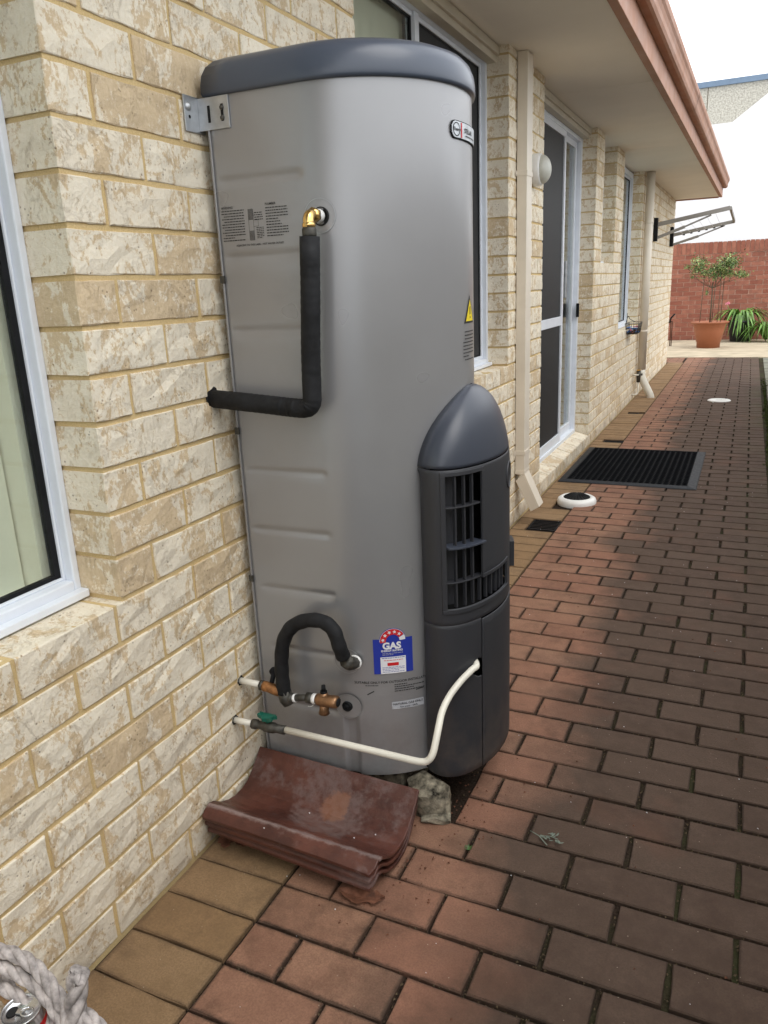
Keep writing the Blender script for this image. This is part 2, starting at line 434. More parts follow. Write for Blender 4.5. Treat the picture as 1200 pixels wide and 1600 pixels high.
# ------------------------------------------------------------ brick unit meshes
def brick_unit(Ly, H, D, seed, rough=.0025):
    """x outwards (front face at 0), y length, z height; split face with a broken arris"""
    rn = random.Random(seed); ny, nz = 5, 3; b = .0018
    v = []; f = []
    for j in range(nz+1):
        for i in range(ny+1):
            y = -Ly/2+b+(Ly-2*b)*i/ny; z = -H/2+b+(H-2*b)*j/nz
            inner = 0 < i < ny and 0 < j < nz
            v.append((rn.uniform(-rough, rough) if inner else -rn.uniform(0, rough*.7), y+(rn.uniform(-.008, .008) if inner else 0), z+(rn.uniform(-.004, .004) if inner else 0)))
    for j in range(nz):
        for i in range(ny):
            a = j*(ny+1)+i; f.append((a, a+1, a+ny+2, a+ny+1))
    rim = [j for j in range(ny+1)]+[(j+1)*(ny+1)+ny for j in range(nz)]+[nz*(ny+1)+ny-1-i for i in range(ny)]+[(nz-1-j)*(ny+1) for j in range(nz-1)]
    base = len(v); m = len(rim)
    for xx in (-.0026, -D):
        for k in rim:
            _, y, z = v[k]
            e = rn.uniform(-.0018, .0012) if xx > -.01 else 0
            v.append((xx, (Ly/2 if abs(y-(Ly/2-b)) < 1e-6 else -Ly/2 if abs(y+Ly/2-b) < 1e-6 else y)+e, (H/2 if abs(z-(H/2-b)) < 1e-6 else -H/2 if abs(z+H/2-b) < 1e-6 else z)+e))
    for k in range(m):
        k2 = (k+1) % m
        f.append((rim[k], base+k, base+k2, rim[k2])); f.append((base+k, base+m+k, base+m+k2, base+k2))
    return v, f
_bc = {}
def brick_shared(Ly, H, D, mat, key):
    kk = (round(Ly, 3), H, D, key)
    if kk not in _bc:
        v, f = brick_unit(Ly, H, D, hash(kk) % 9999); me = mk(v, f); me.materials.append(mat); _bc[kk] = me
    return _bc[kk]

# ------------------------------------------------------------ ground
struct('ground', mk([(-60, -60, -.06), (60, -60, -.06), (60, 90, -.06), (-60, 90, -.06)], [(0, 1, 2, 3)]), MSOIL)
struct('sand_bed', G().box(-.36, 1.9, -3, 12.4, -.055, -.012).mesh(), MSOIL)

def paver_unit(Lx, Ly, seed, T=.05):
    rn = random.Random(seed); b = .0026; v = []; f = []
    nx = max(2, int(Lx/.055)); rim = []
    def jit(): return rn.uniform(-.0016, .0016)
    ring = [(-Lx/2+Lx*i/nx, -Ly/2) for i in range(nx)]+[(Lx/2, -Ly/2), (Lx/2, 0)]+[(Lx/2-Lx*i/nx, Ly/2) for i in range(nx)]+[(-Lx/2, Ly/2), (-Lx/2, 0)]
    m = len(ring)
    for x, y in ring: v.append((x*(1-2*b/Lx)+jit()*.6, y*(1-2*b/Ly)+jit()*.6, 0))
    for x, y in ring: v.append((x+jit(), y+jit(), -b))
    for x, y in ring: v.append((x, y, -T))
    f.append(tuple(range(m)))
    for k in range(m):
        k2 = (k+1) % m
        f.append((k, k+m, k2+m, k2)); f.append((k+m, k+2*m, k2+2*m, k2+m))
    return v, f
def lay(name_parent, mat, spots, own=300):
    """spots: (x, y, Lx, Ly); nearest become bricks of their own, the rest one stuff part"""
    pavs = []
    for s in spots:
        p = px((s[0], s[1], 0)); big = 0
        if p and -60 < p[0] < 1260 and -60 < p[1] < 1680: big = 1/p[2]
        pavs.append((big, s))
    pavs.sort(key=lambda t: -t[0]); g = G(); cache = {}
    for i, (big, (x, y, lx, ly)) in enumerate(pavs):
        rn = random.Random(i*31+int(x*1000)); dz = rn.uniform(-.0015, .0012); tx, ty = rn.uniform(-.004, .004), rn.uniform(-.006, .006)
        if i < own and big > 0:
            k = (round(lx, 3), round(ly, 3), i % 6)
            if k not in cache:
                v, f = paver_unit(lx, ly, i); cache[k] = mk(v, f); cache[k].materials.append(mat)
            o = link('paver', cache[k], None, name_parent, (x, y, dz)); o.rotation_euler = (tx, ty, rn.uniform(-.006, .006))
        else:
            v, f = paver_unit(lx, ly, i % 7); Mx = Matrix.Translation((x, y, dz))
            g.add([Mx @ Vector(q) for q in v], f, rn.random())
    if g.v: g.obj('distant_paver', mat, name_parent, 'stuff', attr=True)

# holes left in the paving (x0,x1,y0,y1)
HOLES = [(-.155, .0, 2.72, 2.90), (-.15, .02, 5.12, 5.24), (-.2, -.06, 6.55, 6.68), (-.06, .06, 7.6, 7.75), (.20, .30, .30, .60)]
def clip_hole(x, y, lx, ly):
    for (a, b, c, d2) in HOLES:
        if a-.001 < x < b+.001 and c < y < d2: return True
    return False
red = link('red_paving', None); red['kind'] = 'structure'
spots = []
JG = .0075
for k in range(-6, 110):
    y = (k+.5)*PR
    if k % 2 == 0: xs = [(0, .5)]+[(.5+i, 1.5+i) for i in range(4)]
    else: xs = [(i, i+1) for i in range(4)]+[(4, 4.5)]
    for a, b in xs:
        g1 = JG*(.75 if a*PP < .3 else 1.45)
        x0, x1 = a*PP+g1/2, b*PP-g1/2
        xc = (x0+x1)/2
        if -.02 < xc < .2 and 0.36 < y < .78: continue
        if x0 < .27 and .36 < y < .78: x0 = .285; xc = (x0+x1)/2
        spots.append((xc, y, x1-x0, PR-(.0055 if xc < .35 else .0088)))
# rows widen round the corner of the house
for k in range(103, 110):
    for a in range(-4, 0): spots.append(((a+.5)*PP-.03, (k+.5)*PR, PP-.006, PR-.006))
lay(red, MRED, spots)
yel = link('buff_edge_paving', None); yel['kind'] = 'structure'
spots = []
for k in range(-6, 103):
    y = (k+.5)*PR
    if clip_hole(-.08, y, .2, .1) or clip_hole(-.12, y, .2, .1): 
        spots.append((-.195, y, .07, PR-.006)); continue
    if 3.17 < y < 3.42:
        spots.append((-.175, y, .115, PR-.006)); continue
    spots.append((-.119, y, PP-.0035, PR-(.004 if k < 10 else .0045)))
lay(yel, MYEL, spots)
# right hand edge strip and mossy gap
eg = link('grey_edge_paving', None); eg['kind'] = 'structure'
g = G()
for k in range(-6, 56):
    g.add([Matrix.Translation((1.19, (k+.5)*.2225, -.004)) @ Vector(q) for q in paver_unit(.2, .215, k)[0]], paver_unit(.2, .215, k)[1], random.random())
g.obj('edge_paver', MPAVEG, eg, 'stuff', attr=True)
# tufts of moss along the edge joint
g = G()
for i in range(2600):
    y = random.uniform(1.5, 9.5); x = random.gauss(1.065, .012+.006*math.sin(y*3)); r = random.uniform(.003, .009)
    if random.random() > .75*math.exp(-((y-5.5)/3.0)**2)+.15: continue
    a = random.uniform(0, 6.3); h = random.uniform(.004, .013)
    g.add([(x+r*math.cos(a), y+r*math.sin(a), -.003), (x+r*math.cos(a+2.1), y+r*math.sin(a+2.1), -.003), (x+r*math.cos(a+4.2), y+r*math.sin(a+4.2), -.003), (x, y, h)], [(0, 1, 3), (1, 2, 3), (2, 0, 3)])
tag(g.obj('moss', MGRASS, None, 'stuff'), 'green moss growing in the joint along the right edge of the path', 'moss')
# concrete apron at the end of the path
struct('concrete_slab', G().box(-4, 3.2, 110*PR+.004, 15.9, -.055, .004).mesh(), MCONC)
# loose grit in the joints
g = G()
rn = random.Random(3)
for i in range(5200):
    k = rn.randint(-5, 26)
    if rn.random() < .62: y = k*PR+rn.gauss(0, .0035); x = rn.uniform(0.02, 1.05)
    else:
        x = (rn.randint(0, 8)*.5)*PP+rn.gauss(0, .003); y = rn.uniform(k, k+1)*PR
        if (round(x/PP*2) % 2 == 0) != (k % 2 != 0): continue
    r = rn.uniform(.0012, .0034); a = rn.uniform(0, 6); z = -.0055
    g.add([(x+r*math.cos(a+q*2.1), y+r*math.sin(a+q*2.1), z) for q in range(3)]+[(x, y, z+r*1.6)], [(0, 1, 3), (1, 2, 3), (2, 0, 3)])
tag(g.obj('grit', plain('grit', (.13, .095, .06), .95, 0, .1, .5, 150), None, 'stuff'), 'dark grit and soil lying in the joints between the pavers', 'grit')

# ------------------------------------------------------------ house
house = thing('house', 'single storey cream brick house with terracotta gutter and white framed windows', 'house', (XW, 0, 0))
HM = Vector((XW, 0, 0))
def hpart(name, parent=None):
    o = link(name, None, None, parent or house)
    return o
# openings: y0, y1, z sill
OPEN = [(-1.80, -.116, 8*CO), (1.055, 2.640, 10*CO), (3.33, 4.935, 1*CO), (5.25, 5.87, 16*CO), (6.28, 7.62, 9*CO)]
Y0, Y1, NC = -4.0, 11.33, 27
ZT = 2.305
wall = link('brick_wall', None, None, house)
bricks = []
sill_bricks = []
for n in range(NC):
    z0 = n*CO; segs = [(Y0, Y1)]
    for (a, b, zs) in OPEN:
        if n*CO >= zs-.001:
            ns = []
            for (s, e) in segs:
                if b <= s or a >= e: ns.append((s, e)); continue
                if a > s: ns.append((s, a))
                if b < e: ns.append((b, e))
            segs = ns
    ph = -.015 if n % 2 == 0 else .104
    for (s, e) in segs:
        k0 = math.floor((s-ph)/.24); cuts = [s]
        k = k0
        while True:
            k += 1; yc = ph+k*.24
            if yc >= e-.035: break
            if yc > s+.035: cuts.append(yc)
        cuts.append(e)
        for a, b in zip(cuts[:-1], cuts[1:]):
            ga = 0 if a == s else .005; gb = 0 if b == e else .005
            if b-a > .26: continue
            bricks.append((a+ga, b-gb, z0+.005, z0+CO-.005))
def heater_hides(p):
    return 350 < p[0] < 735 and 120 < p[1] < 1180 and p[2] > 1.5
order = []
for bk in bricks:
    c = Vector((XW, (bk[0]+bk[1])/2, (bk[2]+bk[3])/2)); p = px(c); s = 0
    if p and -70 < p[0] < 1250 and -60 < p[1] < 1660 and not heater_hides(p): s = 1/p[2]
    order.append((s, bk))
order.sort(key=lambda t: -t[0])
g = G()
for i, (s, (a, b, z0, z1)) in enumerate(order):
    Ly, H = b-a, min(z1, ZT)-z0
    loc = (0, (a+b)/2, (z0+z0+H)/2)
    rr = random.Random(i); off = rr.uniform(-.0015, .0015)
    if i < 300 and s > 0:
        o = link('brick', brick_shared(round(Ly, 3), round(H, 4), .108, MB, i % 7), None, wall, (off, loc[1], loc[2]))
    else:
        v, f = brick_unit(Ly, H, .108, i % 11)
        g.add([(q[0]+off, q[1]+loc[1], q[2]+loc[2]) for q in v], f, rr.random())
g.obj('distant_brick', MB, wall, 'stuff', attr=True)
# mortar body behind the brick faces
g = G(); e = .004
ys = [Y0]+[y for o in OPEN for y in o[:2]]+[Y1]
def mor(a, b, z0, z1): g.box(-.112, -.0048, a, b, z0, z1)
for i in range(0, len(ys), 2): mor(ys[i]+(e if i else 0), ys[i+1]-e, -.04, ZT)
for (a, b, zs) in OPEN: mor(a-e, b+e, -.04, zs-.006)
g.obj('mortar', MM, wall)
# inner leaf so that nothing shows through; dark cavity
ILX = -.30
g = G()
g.box(ILX, ILX+.09, Y0, -1.85, -.04, ZT); g.box(ILX, ILX+.09, -.05, 1.0, -.04, ZT); g.box(ILX, ILX+.09, 2.7, 3.27, -.04, ZT)
g.box(ILX, ILX+.09, 5.0, 5.2, -.04, ZT); g.box(ILX, ILX+.09, 5.93, 6.22, -.04, ZT); g.box(ILX, ILX+.09, 7.68, Y1-.12, -.04, ZT)
for (a, b, zs) in OPEN: g.box(ILX, ILX+.088, a-.06, b+.06, -.04, zs-.03)
g.obj('inner_wall', MROOM, house)
# far end return wall
g = G(); rnn = random.Random(5)
for n in range(NC):
    x = -.116-(.12 if n % 2 else 0)
    while x > -3:
        g.box(x-.23, x-.005, Y1-.108, Y1, n*CO+.005, min(ZT, (n+1)*CO-.005), rnn.random()); x -= .24
g.obj('return_brick', MB, house, 'stuff', attr=True)
G().box(-3.2, -.106, Y1-.1, Y1-.006, -.04, ZT).obj('return_mortar', MM, house)
# rooms
g = G(); g.box(-3.2, -3.1, Y0, Y1-.12, 0, 2.4); g.box(-3.1, ILX, Y0, Y1-.12, -.045, .02)
for yy in (-.0, 2.95, 5.1, 7.9): g.box(-3.1, ILX-.001, yy, yy+.08, .02, 2.302)
g.obj('room_shell', MROOM, house)

# windows -----------------------------------------------------
def window(y0, y1, z0, z1, mull, panes, label, t=.024, qs=.016, xf=-.105):
    """xf: front plane of the frame relative to the wall face; panes: list of (ya,yb,kind)"""
    wdw = link('window', None, None, house); wdw['label'] = label
    fr = G(); dp = .055
    z1b = z1-.001
    fr.box(xf-dp, xf, y0, y0+t, z0, z1b); fr.box(xf-dp, xf, y1-t, y1, z0, z1b)
    fr.box(xf-dp, xf-.001, y0+t, y1-t, z0, z0+.03)
    fr.box(xf-dp, xf-.001, y0+t, y1-t, z1-.05, z1b)
    for m in mull: fr.box(xf-dp+.004, xf-.012, m-.020, m+.020, z0+.03, z1-.05)
    fr.obj('frame', MALU, wdw, bevel=.003)
    # drip lip in front of the bottom rail
    G().box(xf, xf+.022, y0+.002, y1-.002, z0-.004, z0+.012).obj('sill_lip', MALU, wdw, bevel=.002)
    for (a, b, kind) in panes:
        s = G(); q = qs; xs = xf-.022
        s.box(xs-.022, xs, a, a+q, z0+.03, z1-.05); s.box(xs-.022, xs, b-q, b, z0+.03, z1-.05)
        s.box(xs-.022, xs-.0005, a+q, b-q, z0+.03, z0+.03+q); s.box(xs-.022, xs-.0005, a+q, b-q, z1-.05-q, z1-.05)
        s.obj('sash', MALU, wdw, bevel=.002)
        k = G(); q2 = .014; ya, yb, za, zb = a+q, b-q, z0+.03+q, z1-.05-q
        k.box(xs-.018, xs-.006, ya, ya+q2, za, zb); k.box(xs-.018, xs-.006, yb-q2, yb, za, zb)
        k.box(xs-.018, xs-.007, ya+q2, yb-q2, za, za+q2*.6); k.box(xs-.018, xs-.007, ya+q2, yb-q2, zb-q2*.6, zb)
        k.obj('gasket', MRUB, wdw)
        if kind == 'screen':
            G().box(xs-.010, xs-.009, ya+q2, yb-q2, za+q2*.6, zb-q2*.6).obj('fly_screen', MSCREEN, wdw)
        else:
            G().box(xs-.014, xs-.010, ya+q2, yb-q2, za+q2*.6, zb-q2*.6).obj('pane', MGLASS, wdw)
    return wdw
zt = 2.285
w1 = window(-1.80, -.116, 8*CO+.004, zt, [-.96], [(-1.784, -.97, 'glass'), (-.95, -.132, 'glass')], 'nearest window, at the left edge, with pale blind inside', .016, .006)
w2 = window(1.055, 2.640, 10*CO+.004, zt, [1.82], [(1.079, 1.815, 'glass'), (1.83, 2.616, 'screen')], 'window behind the water heater with dark fly screen')
w3 = window(5.25, 5.87, 16*CO+.004, zt, [], [(5.274, 5.846, 'glass')], 'small high window past the glass door')
w4 = window(6.28, 7.62, 9*CO+.004, zt, [6.95], [(6.304, 6.93, 'glass'), (6.97, 7.596, 'glass')], 'farthest window, beside the round downpipe')
# cream head boards above the openings
for (a, b) in ((1.055, 2.64), (3.33, 4.935)):
    G().box(-.104, -.06, a+.001, b-.001, 2.235, 2.300).obj('head_board', MCREAM, house, bevel=.002)
    G().box(-.060, -.045, a+.001, b+.0, 2.262, 2.298).obj('head_board', MCREAM, house, bevel=.002)
# sills: brick headers laid flat in front of each frame
def sill(y0, y1, zt_, slope, xin=-.108):
    s = link('brick_sill', None, None, house); L0 = .24; n = max(1, round((y1-y0)/L0)); st = (y1-y0)/n
    for i in range(n):
        a, b = y0+i*st+.005, y0+(i+1)*st-.005
        v = [(.002, a, zt_-.078), (.002, b, zt_-.078), (.002, b, zt_-.004), (.002, a, zt_-.004), (xin, a, zt_-.078), (xin, b, zt_-.078), (xin, b, zt_+slope), (xin, a, zt_+slope)]
        o = link('brick', mk(v, [(0, 1, 2, 3), (3, 2, 6, 7), (4, 7, 6, 5), (0, 4, 5, 1), (0, 3, 7, 4), (1, 5, 6, 2)]), MB, s)
        bev(o, .003)
# door sill
sill(3.335, 4.93, CO*1.0+.004+.078*0, .028)
# blinds and curtains
def bl(name, mat, x0, x1, a, b, z0, z1, win): return G().box(x0, x1, a, b, z0, z1).obj(name, mat, win)
bl('blind', MBLINDG, -.185, -.175, -1.75, -.47, .79, 2.25, w1)
bl('blind_bottom_rail', MBLINDG, -.192, -.168, -1.75, -.475, .77, .79, w1)
bl('inner_reveal', MBLIND, -.24, -.165, -.155, -.115, .70, 2.28, w1)
bl('back_curtain', MBLIND, -.225, -.215, -1.75, -.16, .70, 2.28, w1)
bl('inner_sill', MWHITE, -.34, -.165, -1.75, -.156, .69, .715, w1)
g = G()
for i in range(8):
    a = 1.10+i*.09
    g.box(-.185, -.178, a, a+.092, .93, 2.25-random.uniform(0, .03), 0, Matrix.Translation((0, 0, 0)))
g.obj('vertical_blind', MBLIND, w2)
bl('dark_curtain', MSCREEN, -.24, -.23, 1.85, 2.6, .9, 2.25, w2)
bl('blind', MBLINDG, -.24, -.23, 5.29, 5.83, 1.42, 2.25, w3)
bl('blind', MBLINDG, -.24, -.23, 6.3, 7.6, .8, 2.25, w4)
# sliding door
door = link('sliding_door', None, None, house); door['label'] = 'white framed sliding door with dark fly screen panel on the left'
z0, z1 = .112, 2.262
g = G()
g.box(-.165, -.105, 3.33, 3.37, z0, z1); g.box(-.165, -.105, 4.893, 4.935, z0, z1)
g.box(-.165, -.106, 3.37, 4.893, z1-.05, z1-.001); g.box(-.165, -.098, 3.372, 4.893, z0-.006, z0+.030)
g.obj('frame', MALU, door, bevel=.003)
def leaf(a, b, x, kind, mid=None):
    q = .040; g = G(); za, zb = z0+.03, z1-.05
    g.box(x-.024, x, a, a+q, za, zb); g.box(x-.024, x, b-q, b, za, zb)
    g.box(x-.024, x-.0005, a+q, b-q, za, za+.06); g.box(x-.024, x-.0005, a+q, b-q, zb-q, zb)
    if mid: g.box(x-.024, x-.0005, a+q, b-q, mid, mid+.06)
    g.obj('screen_leaf' if kind == 'screen' else 'glass_leaf', MALU, door, bevel=.002)
    if kind == 'screen':
        if mid:
            G().box(x-.013, x-.011, a+q, b-q, za+.06, mid).obj('fly_screen', MSCREEN, door); G().box(x-.013, x-.011, a+q, b-q, mid+.06, zb-q).obj('fly_screen', MSCREEN, door)
    else: G().box(x-.014, x-.010, a+q, b-q, za+.06, zb-q).obj('pane', MGLASS, door)
leaf(3.372, 4.40, -.108, 'screen', .97); leaf(4.12, 4.89, -.137, 'glass')
g = G()
for i in range(7): g.box(-.235, -.229, 4.16+i*.1, 4.16+i*.1+.088, .16, 2.2)
g.obj('vertical_blind', MBROWN, door)
G().box(-.24, -.238, 3.38, 4.1, .15, 2.2).obj('dark_curtain', MSCREEN, door)
G().box(-.108, -.088, 4.86, 4.885, 1.0, 1.10).obj('handle', MRUB, door, bevel=.002)
bev(G().box(-.134, -.118, 4.52, 4.55, 1.15, 1.40).obj('latch', MGALV, door), .003)

# eaves: soffit, fascia, gutter, roof (slightly splayed, as measured)
def fx(y): return .2515+(y-2.3)*.0094
YE = 11.25
def splay(prof, y0, y1, closed=True):
    """prof: (dx from fascia line, z); runs along y following the splay"""
    n = len(prof); v = []; ysl = [y0+(y1-y0)*i/12 for i in range(13)]
    for y in ysl:
        for (dx, z) in prof: v.append((fx(y)+dx-XW, y, z))
    f = []
    for i in range(12):
        for j in range(n if closed else n-1):
            a = i*n+j; b = i*n+(j+1) % n; f.append((a, b, b+n, a+n))
    if closed: f.append(tuple(range(n))[::-1]); f.append(tuple(12*n+j for j in range(n)))
    return v, f
roof = link('roof', None, None, house)
v, f = splay([(0, 2.29), (.039, 2.29), (.039, 2.47), (0, 2.47)], -4, YE); G().add(v, f).obj('fascia', MTERR, roof, bevel=.003)
# gutter: ogee profile with rolled lip
gp0 = [(.047, 2.405), (.100, 2.405), (.118, 2.412), (.128, 2.43), (.131, 2.455), (.140, 2.478), (.152, 2.492), (.156, 2.515), (.152, 2.53), (.142, 2.532), (.142, 2.524), (.148, 2.512), (.142, 2.496), (.13, 2.48), (.124, 2.456), (.121, 2.432), (.112, 2.418), (.098, 2.411), (.053, 2.411), (.053, 2.53), (.047, 2.53)]
gp = [(.041+(a-.047)*.70, b) for a, b in gp0]
v, f = splay(gp, -4, YE-.0); g = G().add(v, f); gt = g.obj('gutter', MTERR, roof)
# end cap and a joint strap
prof = gp[:9]; c = [(fx(YE)+dx-XW, YE+.003, z) for dx, z in prof+[(.041, 2.53)]]
G().add(c+[(a, b+.006, z) for a, b, z in c], [tuple(range(10)), tuple(range(19, 9, -1))]+[(i, (i+1) % 10, (i+1) % 10+10, i+10) for i in range(10)]).obj('gutter_end_cap', MTERR, roof)
yj = 5.35
c0 = [(fx(yj)+dx*1.012+.0015-XW, yj, z-.002) for dx, z in gp[:9]]; c1 = [(a, b+.035, z) for a, b, z in c0]
G().add(c0+c1, [(i, i+1, i+10, i+9) for i in range(8)]).obj('gutter_joint', MTERR, roof)
# soffit sheets with a fine gap between them
for (a, b) in ((-4, -1.2), (-1.2, 1.2), (1.2, 3.75), (3.75, 6.135), (6.135, 8.465), (8.465, 10.85), (10.85, 11.24)):
    v = []
    for y in (a+.002, b-.002):
        v += [(-.30, y, 2.302), (fx(y)-.001-XW, y, 2.302), (fx(y)-.001-XW, y, 2.309), (-.30, y, 2.309)]
    G().add(v, [(0, 1, 5, 4), (1, 2, 6, 5), (2, 3, 7, 6), (3, 0, 4, 7), (0, 3, 2, 1), (4, 5, 6, 7)]).obj('soffit_sheet', MSOF, roof)
    if b < 11: G().box(-.29, fx(b)-.003-XW, b-.012, b+.012, 2.3095, 2.316).obj('joint_strip', MSOF, roof)
G().box(-3.2, -.302, -4, 11.3, 2.303, 2.33).obj('ceiling', MROOM, roof)
G().box(-.30, fx(11)-.004-XW, YE-.014, YE, 2.285, 2.47).obj('end_fascia', MTERR, roof, bevel=.002)
v = []
for y in (-4, 11.3): v += [(fx(y)+.08-XW, y, 2.54), (-3.4, y, 4.0), (-3.4, y, 4.03), (fx(y)+.08-XW, y, 2.57)]
G().add(v, [(0, 1, 5, 4), (1, 2, 6, 5), (2, 3, 7, 6), (3, 0, 4, 7), (0, 3, 2, 1), (4, 5, 6, 7)]).obj('roof_slope', MROOFT, roof)

# ------------------------------------------------------------ water heater
BU = .210; RB = .261; CYB = .55; ZB, ZTOP = .105, 1.665
def outline(u, off=0.0):
    """point on the near/front half of the heater's plan outline at arc length u from the rear near corner"""
    if u <= BU:
        t = u/BU; return (-.21+.21*t, .285+.004*t-off), (0, -1)
    th = -math.pi/2+(u-BU)/RB
    return (math.cos(th)*(RB+off), CYB+math.sin(th)*(RB+off)), (math.cos(th), math.sin(th))
UMAX = BU+math.pi*RB
def onbody(u, z, off=0.0):
    if u > UMAX:
        t = (u-UMAX)/BU; return Vector((-.21*t, .811+.004*t+off, z))
    (x, y), _ = outline(u, off); return Vector((x, y, z))
heater = thing('water_heater', 'tall grey gas water heater with charcoal cap and charcoal burner cover against the wall', 'water heater', (0, .55, 0))
def hp(name, g, mat, bevel=0):
    o = g.obj(name, mat, heater, bevel=bevel); o.location = (0, -.55, 0); return o
# embossed ribs and channels pushed into the sheet
RIBS = [(.018, .205, 1.498), (.018, .208, 1.345), (.018, .205, 1.190), (.018, .217, .873), (.022, .219, .729), (.033, .219, .581), (.047, .27, .424), (.047, .205, .272)]
def dent(u, z):
    d = 0
    for a, b, zc in RIBS:
        t = (z-zc)/.0085
        if abs(t) < 1.9 and a-.01 < u < b+.01:
            e = min(1, (u-a+.01)/.012, (b+.01-u)/.012)
            d += .0042*math.exp(-t*t*1.2)*max(0, e)
    for uc in (.247,):
        if z < .285:
            t = (u-uc)/.0125; e = min(1, (.285-z)/.02)
            if abs(t) < 1.6: d += .008*max(0, min(1, (1.5-abs(t))*2.2))*e
    t = ((u-.243)**2+(z-.294)**2)**.5
    if t < .034: d += .004*min(1, (.034-t)/.005)
    return d
us = []; u = 0
while u < BU+RB*1.2: us.append(u); u += .0055 if .19 < u < .30 else .010
while u < UMAX+BU: us.append(u); u += .025
us.append(UMAX+BU)
zs = []; z = ZB
while z < ZTOP-.004:
    zs.append(z); near = min(abs(z-r[2]) for r in RIBS)
    z += .0028 if near < .02 else (.006 if z < .34 else .016)
zs.append(ZTOP)
v = []; f = []
for z in zs:
    for u in us:
        v.append(onbody(u, z, -dent(u, z)))
nu = len(us)
for j in range(len(zs)-1):
    for i in range(nu-1):
        a = j*nu+i; f.append((a, a+1, a+nu+1, a+nu))
    f.append((j*nu+nu-1, j*nu, (j+1)*nu, (j+1)*nu+nu-1))
g = G().add(v, f, 0, True)
g.add([v[i] for i in range(nu)], [tuple(range(nu-1, -1, -1))]); hp('tank_casing', g, MHEAT)
# folded rear edge
hp('rear_seam', G().box(-.2135, -.2085, .2825, .2865, ZB, ZTOP), MHEAT, .001)
for zc_ in (1.30, 1.045, .965, .60): hp('rear_clip', G().box(-.2165, -.206, .2795, .2835, zc_-.008, zc_+.008), MFIT)
# cap: rounded lid, a little proud of the casing
v = []; f = []; usc = [UMAX*i/60 for i in range(61)]+[UMAX+BU*.5, UMAX+BU]; usc = [0, .05, .1, .15]+[BU+math.pi*RB*i/56 for i in range(57)]+[UMAX+BU*.5, UMAX+BU]
prof = [(-.012, 1.661), (.0065, 1.661), (.0085, 1.667), (.008, 1.682), (.005, 1.70), (-.002, 1.716), (-.014, 1.728), (-.032, 1.736), (-.06, 1.741), (-.12, 1.7445), (-.2, 1.746), (-.258, 1.7465)]
n = len(usc); cen = Vector((0, .55, 0))
for (off, z) in prof:
    for u in usc:
        p = onbody(u, z, 0)
        dirc = (p-Vector((0 if p.x > 0 else p.x*.86, .55, z)))
        L0 = dirc.length; q = p+dirc.normalized()*max(off, -L0*.97)
        if p.x < -.001:   # flat back: pull inwards in x too, rounding the rear edge
            q.x = p.x+min(-off if off < 0 else -off*.9, .05)*(abs(p.x)/.21)
        v.append(q)
for j in range(len(prof)-1):
    for i in range(n):
        a = j*n+i; b = j*n+(i+1) % n; f.append((a, b, b+n, a+n))
f.append(tuple((len(prof)-1)*n+i for i in range(n)))
hp('cap', G().add(v, f, 0, True), MCAP)
# burner cover: dome, front panel with L shaped grille opening, two lower panels
BULGE = .086
def cwid(z):      # half width in radians
    if z < .86: return R(41.5)
    t = min(1, (z-.86)/.186); return R(41.5)*(1-t**2.15)**.62
def cr_(th, z, extra=0):
    b = BULGE*(1 if z < .84 else max(0, 1-((z-.84)/.207)**2)**.62)
    wd = max(cwid(z), .001); t = min(1, abs(th)/wd)
    return RB+.001+b*(1-t**7)**.5*(1-.05*t*t)+extra
def con(th, z, extra=0):
    r = cr_(th, z, extra); return Vector((math.cos(th)*r, CYB+math.sin(th)*r, z))
def lin(a, b, st):
    n = max(1, round(abs(b-a)/st)); return [a+(b-a)*i/n for i in range(n+1)]
def cpatch(name, ths, zz, skip=None, extra=0, mat=None, thick=.004, parent=None):
    v = []; f = []; n = len(ths)
    for z in zz:
        for t in ths: v.append(con(t, z, extra))
    for j in range(len(zz)-1):
        for i in range(n-1):
            tc2, zc2 = (ths[i]+ths[i+1])/2, (zz[j]+zz[j+1])/2
            if skip and skip(tc2, zc2): continue
            a = j*n+i; f.append((a, a+1, a+n+1, a+n))
    o = hp(name, G().add(v, f, 0, True), mat or MCOV)
    m = o.modifiers.new('s', 'SOLIDIFY'); m.thickness = thick; m.offset = -1
    bv = o.modifiers.new('b', 'BEVEL'); bv.width = .0012; bv.segments = 1; bv.limit_method = 'ANGLE'; bv.angle_limit = R(50)
    return o
# dome (own parametrisation: th = s*cwid(z))
ss = [-1+2*i/48 for i in range(49)]; ss = [math.copysign(abs(s)**.75, s) for s in ss]
zz = lin(.8835, 1.00, .008)+lin(1.004, 1.045, .0035)
v = []; f = []; n = len(ss)
for z in zz:
    wz = cwid(z)
    for s in ss: v.append(con(s*wz, z))
for j in range(len(zz)-1):
    for i in range(n-1): a = j*n+i; f.append((a, a+1, a+n+1, a+n))
o = hp('flue_dome', G().add(v, f, 0, True), MCOV); o.data.materials.clear(); 
MDOME = paint_metal('charcoal_moulded_dome', (.045, .052, .070), .33, .0); o.data.materials.append(MDOME)
m = o.modifiers.new('s', 'SOLIDIFY'); m.thickness = .004; m.offset = -1
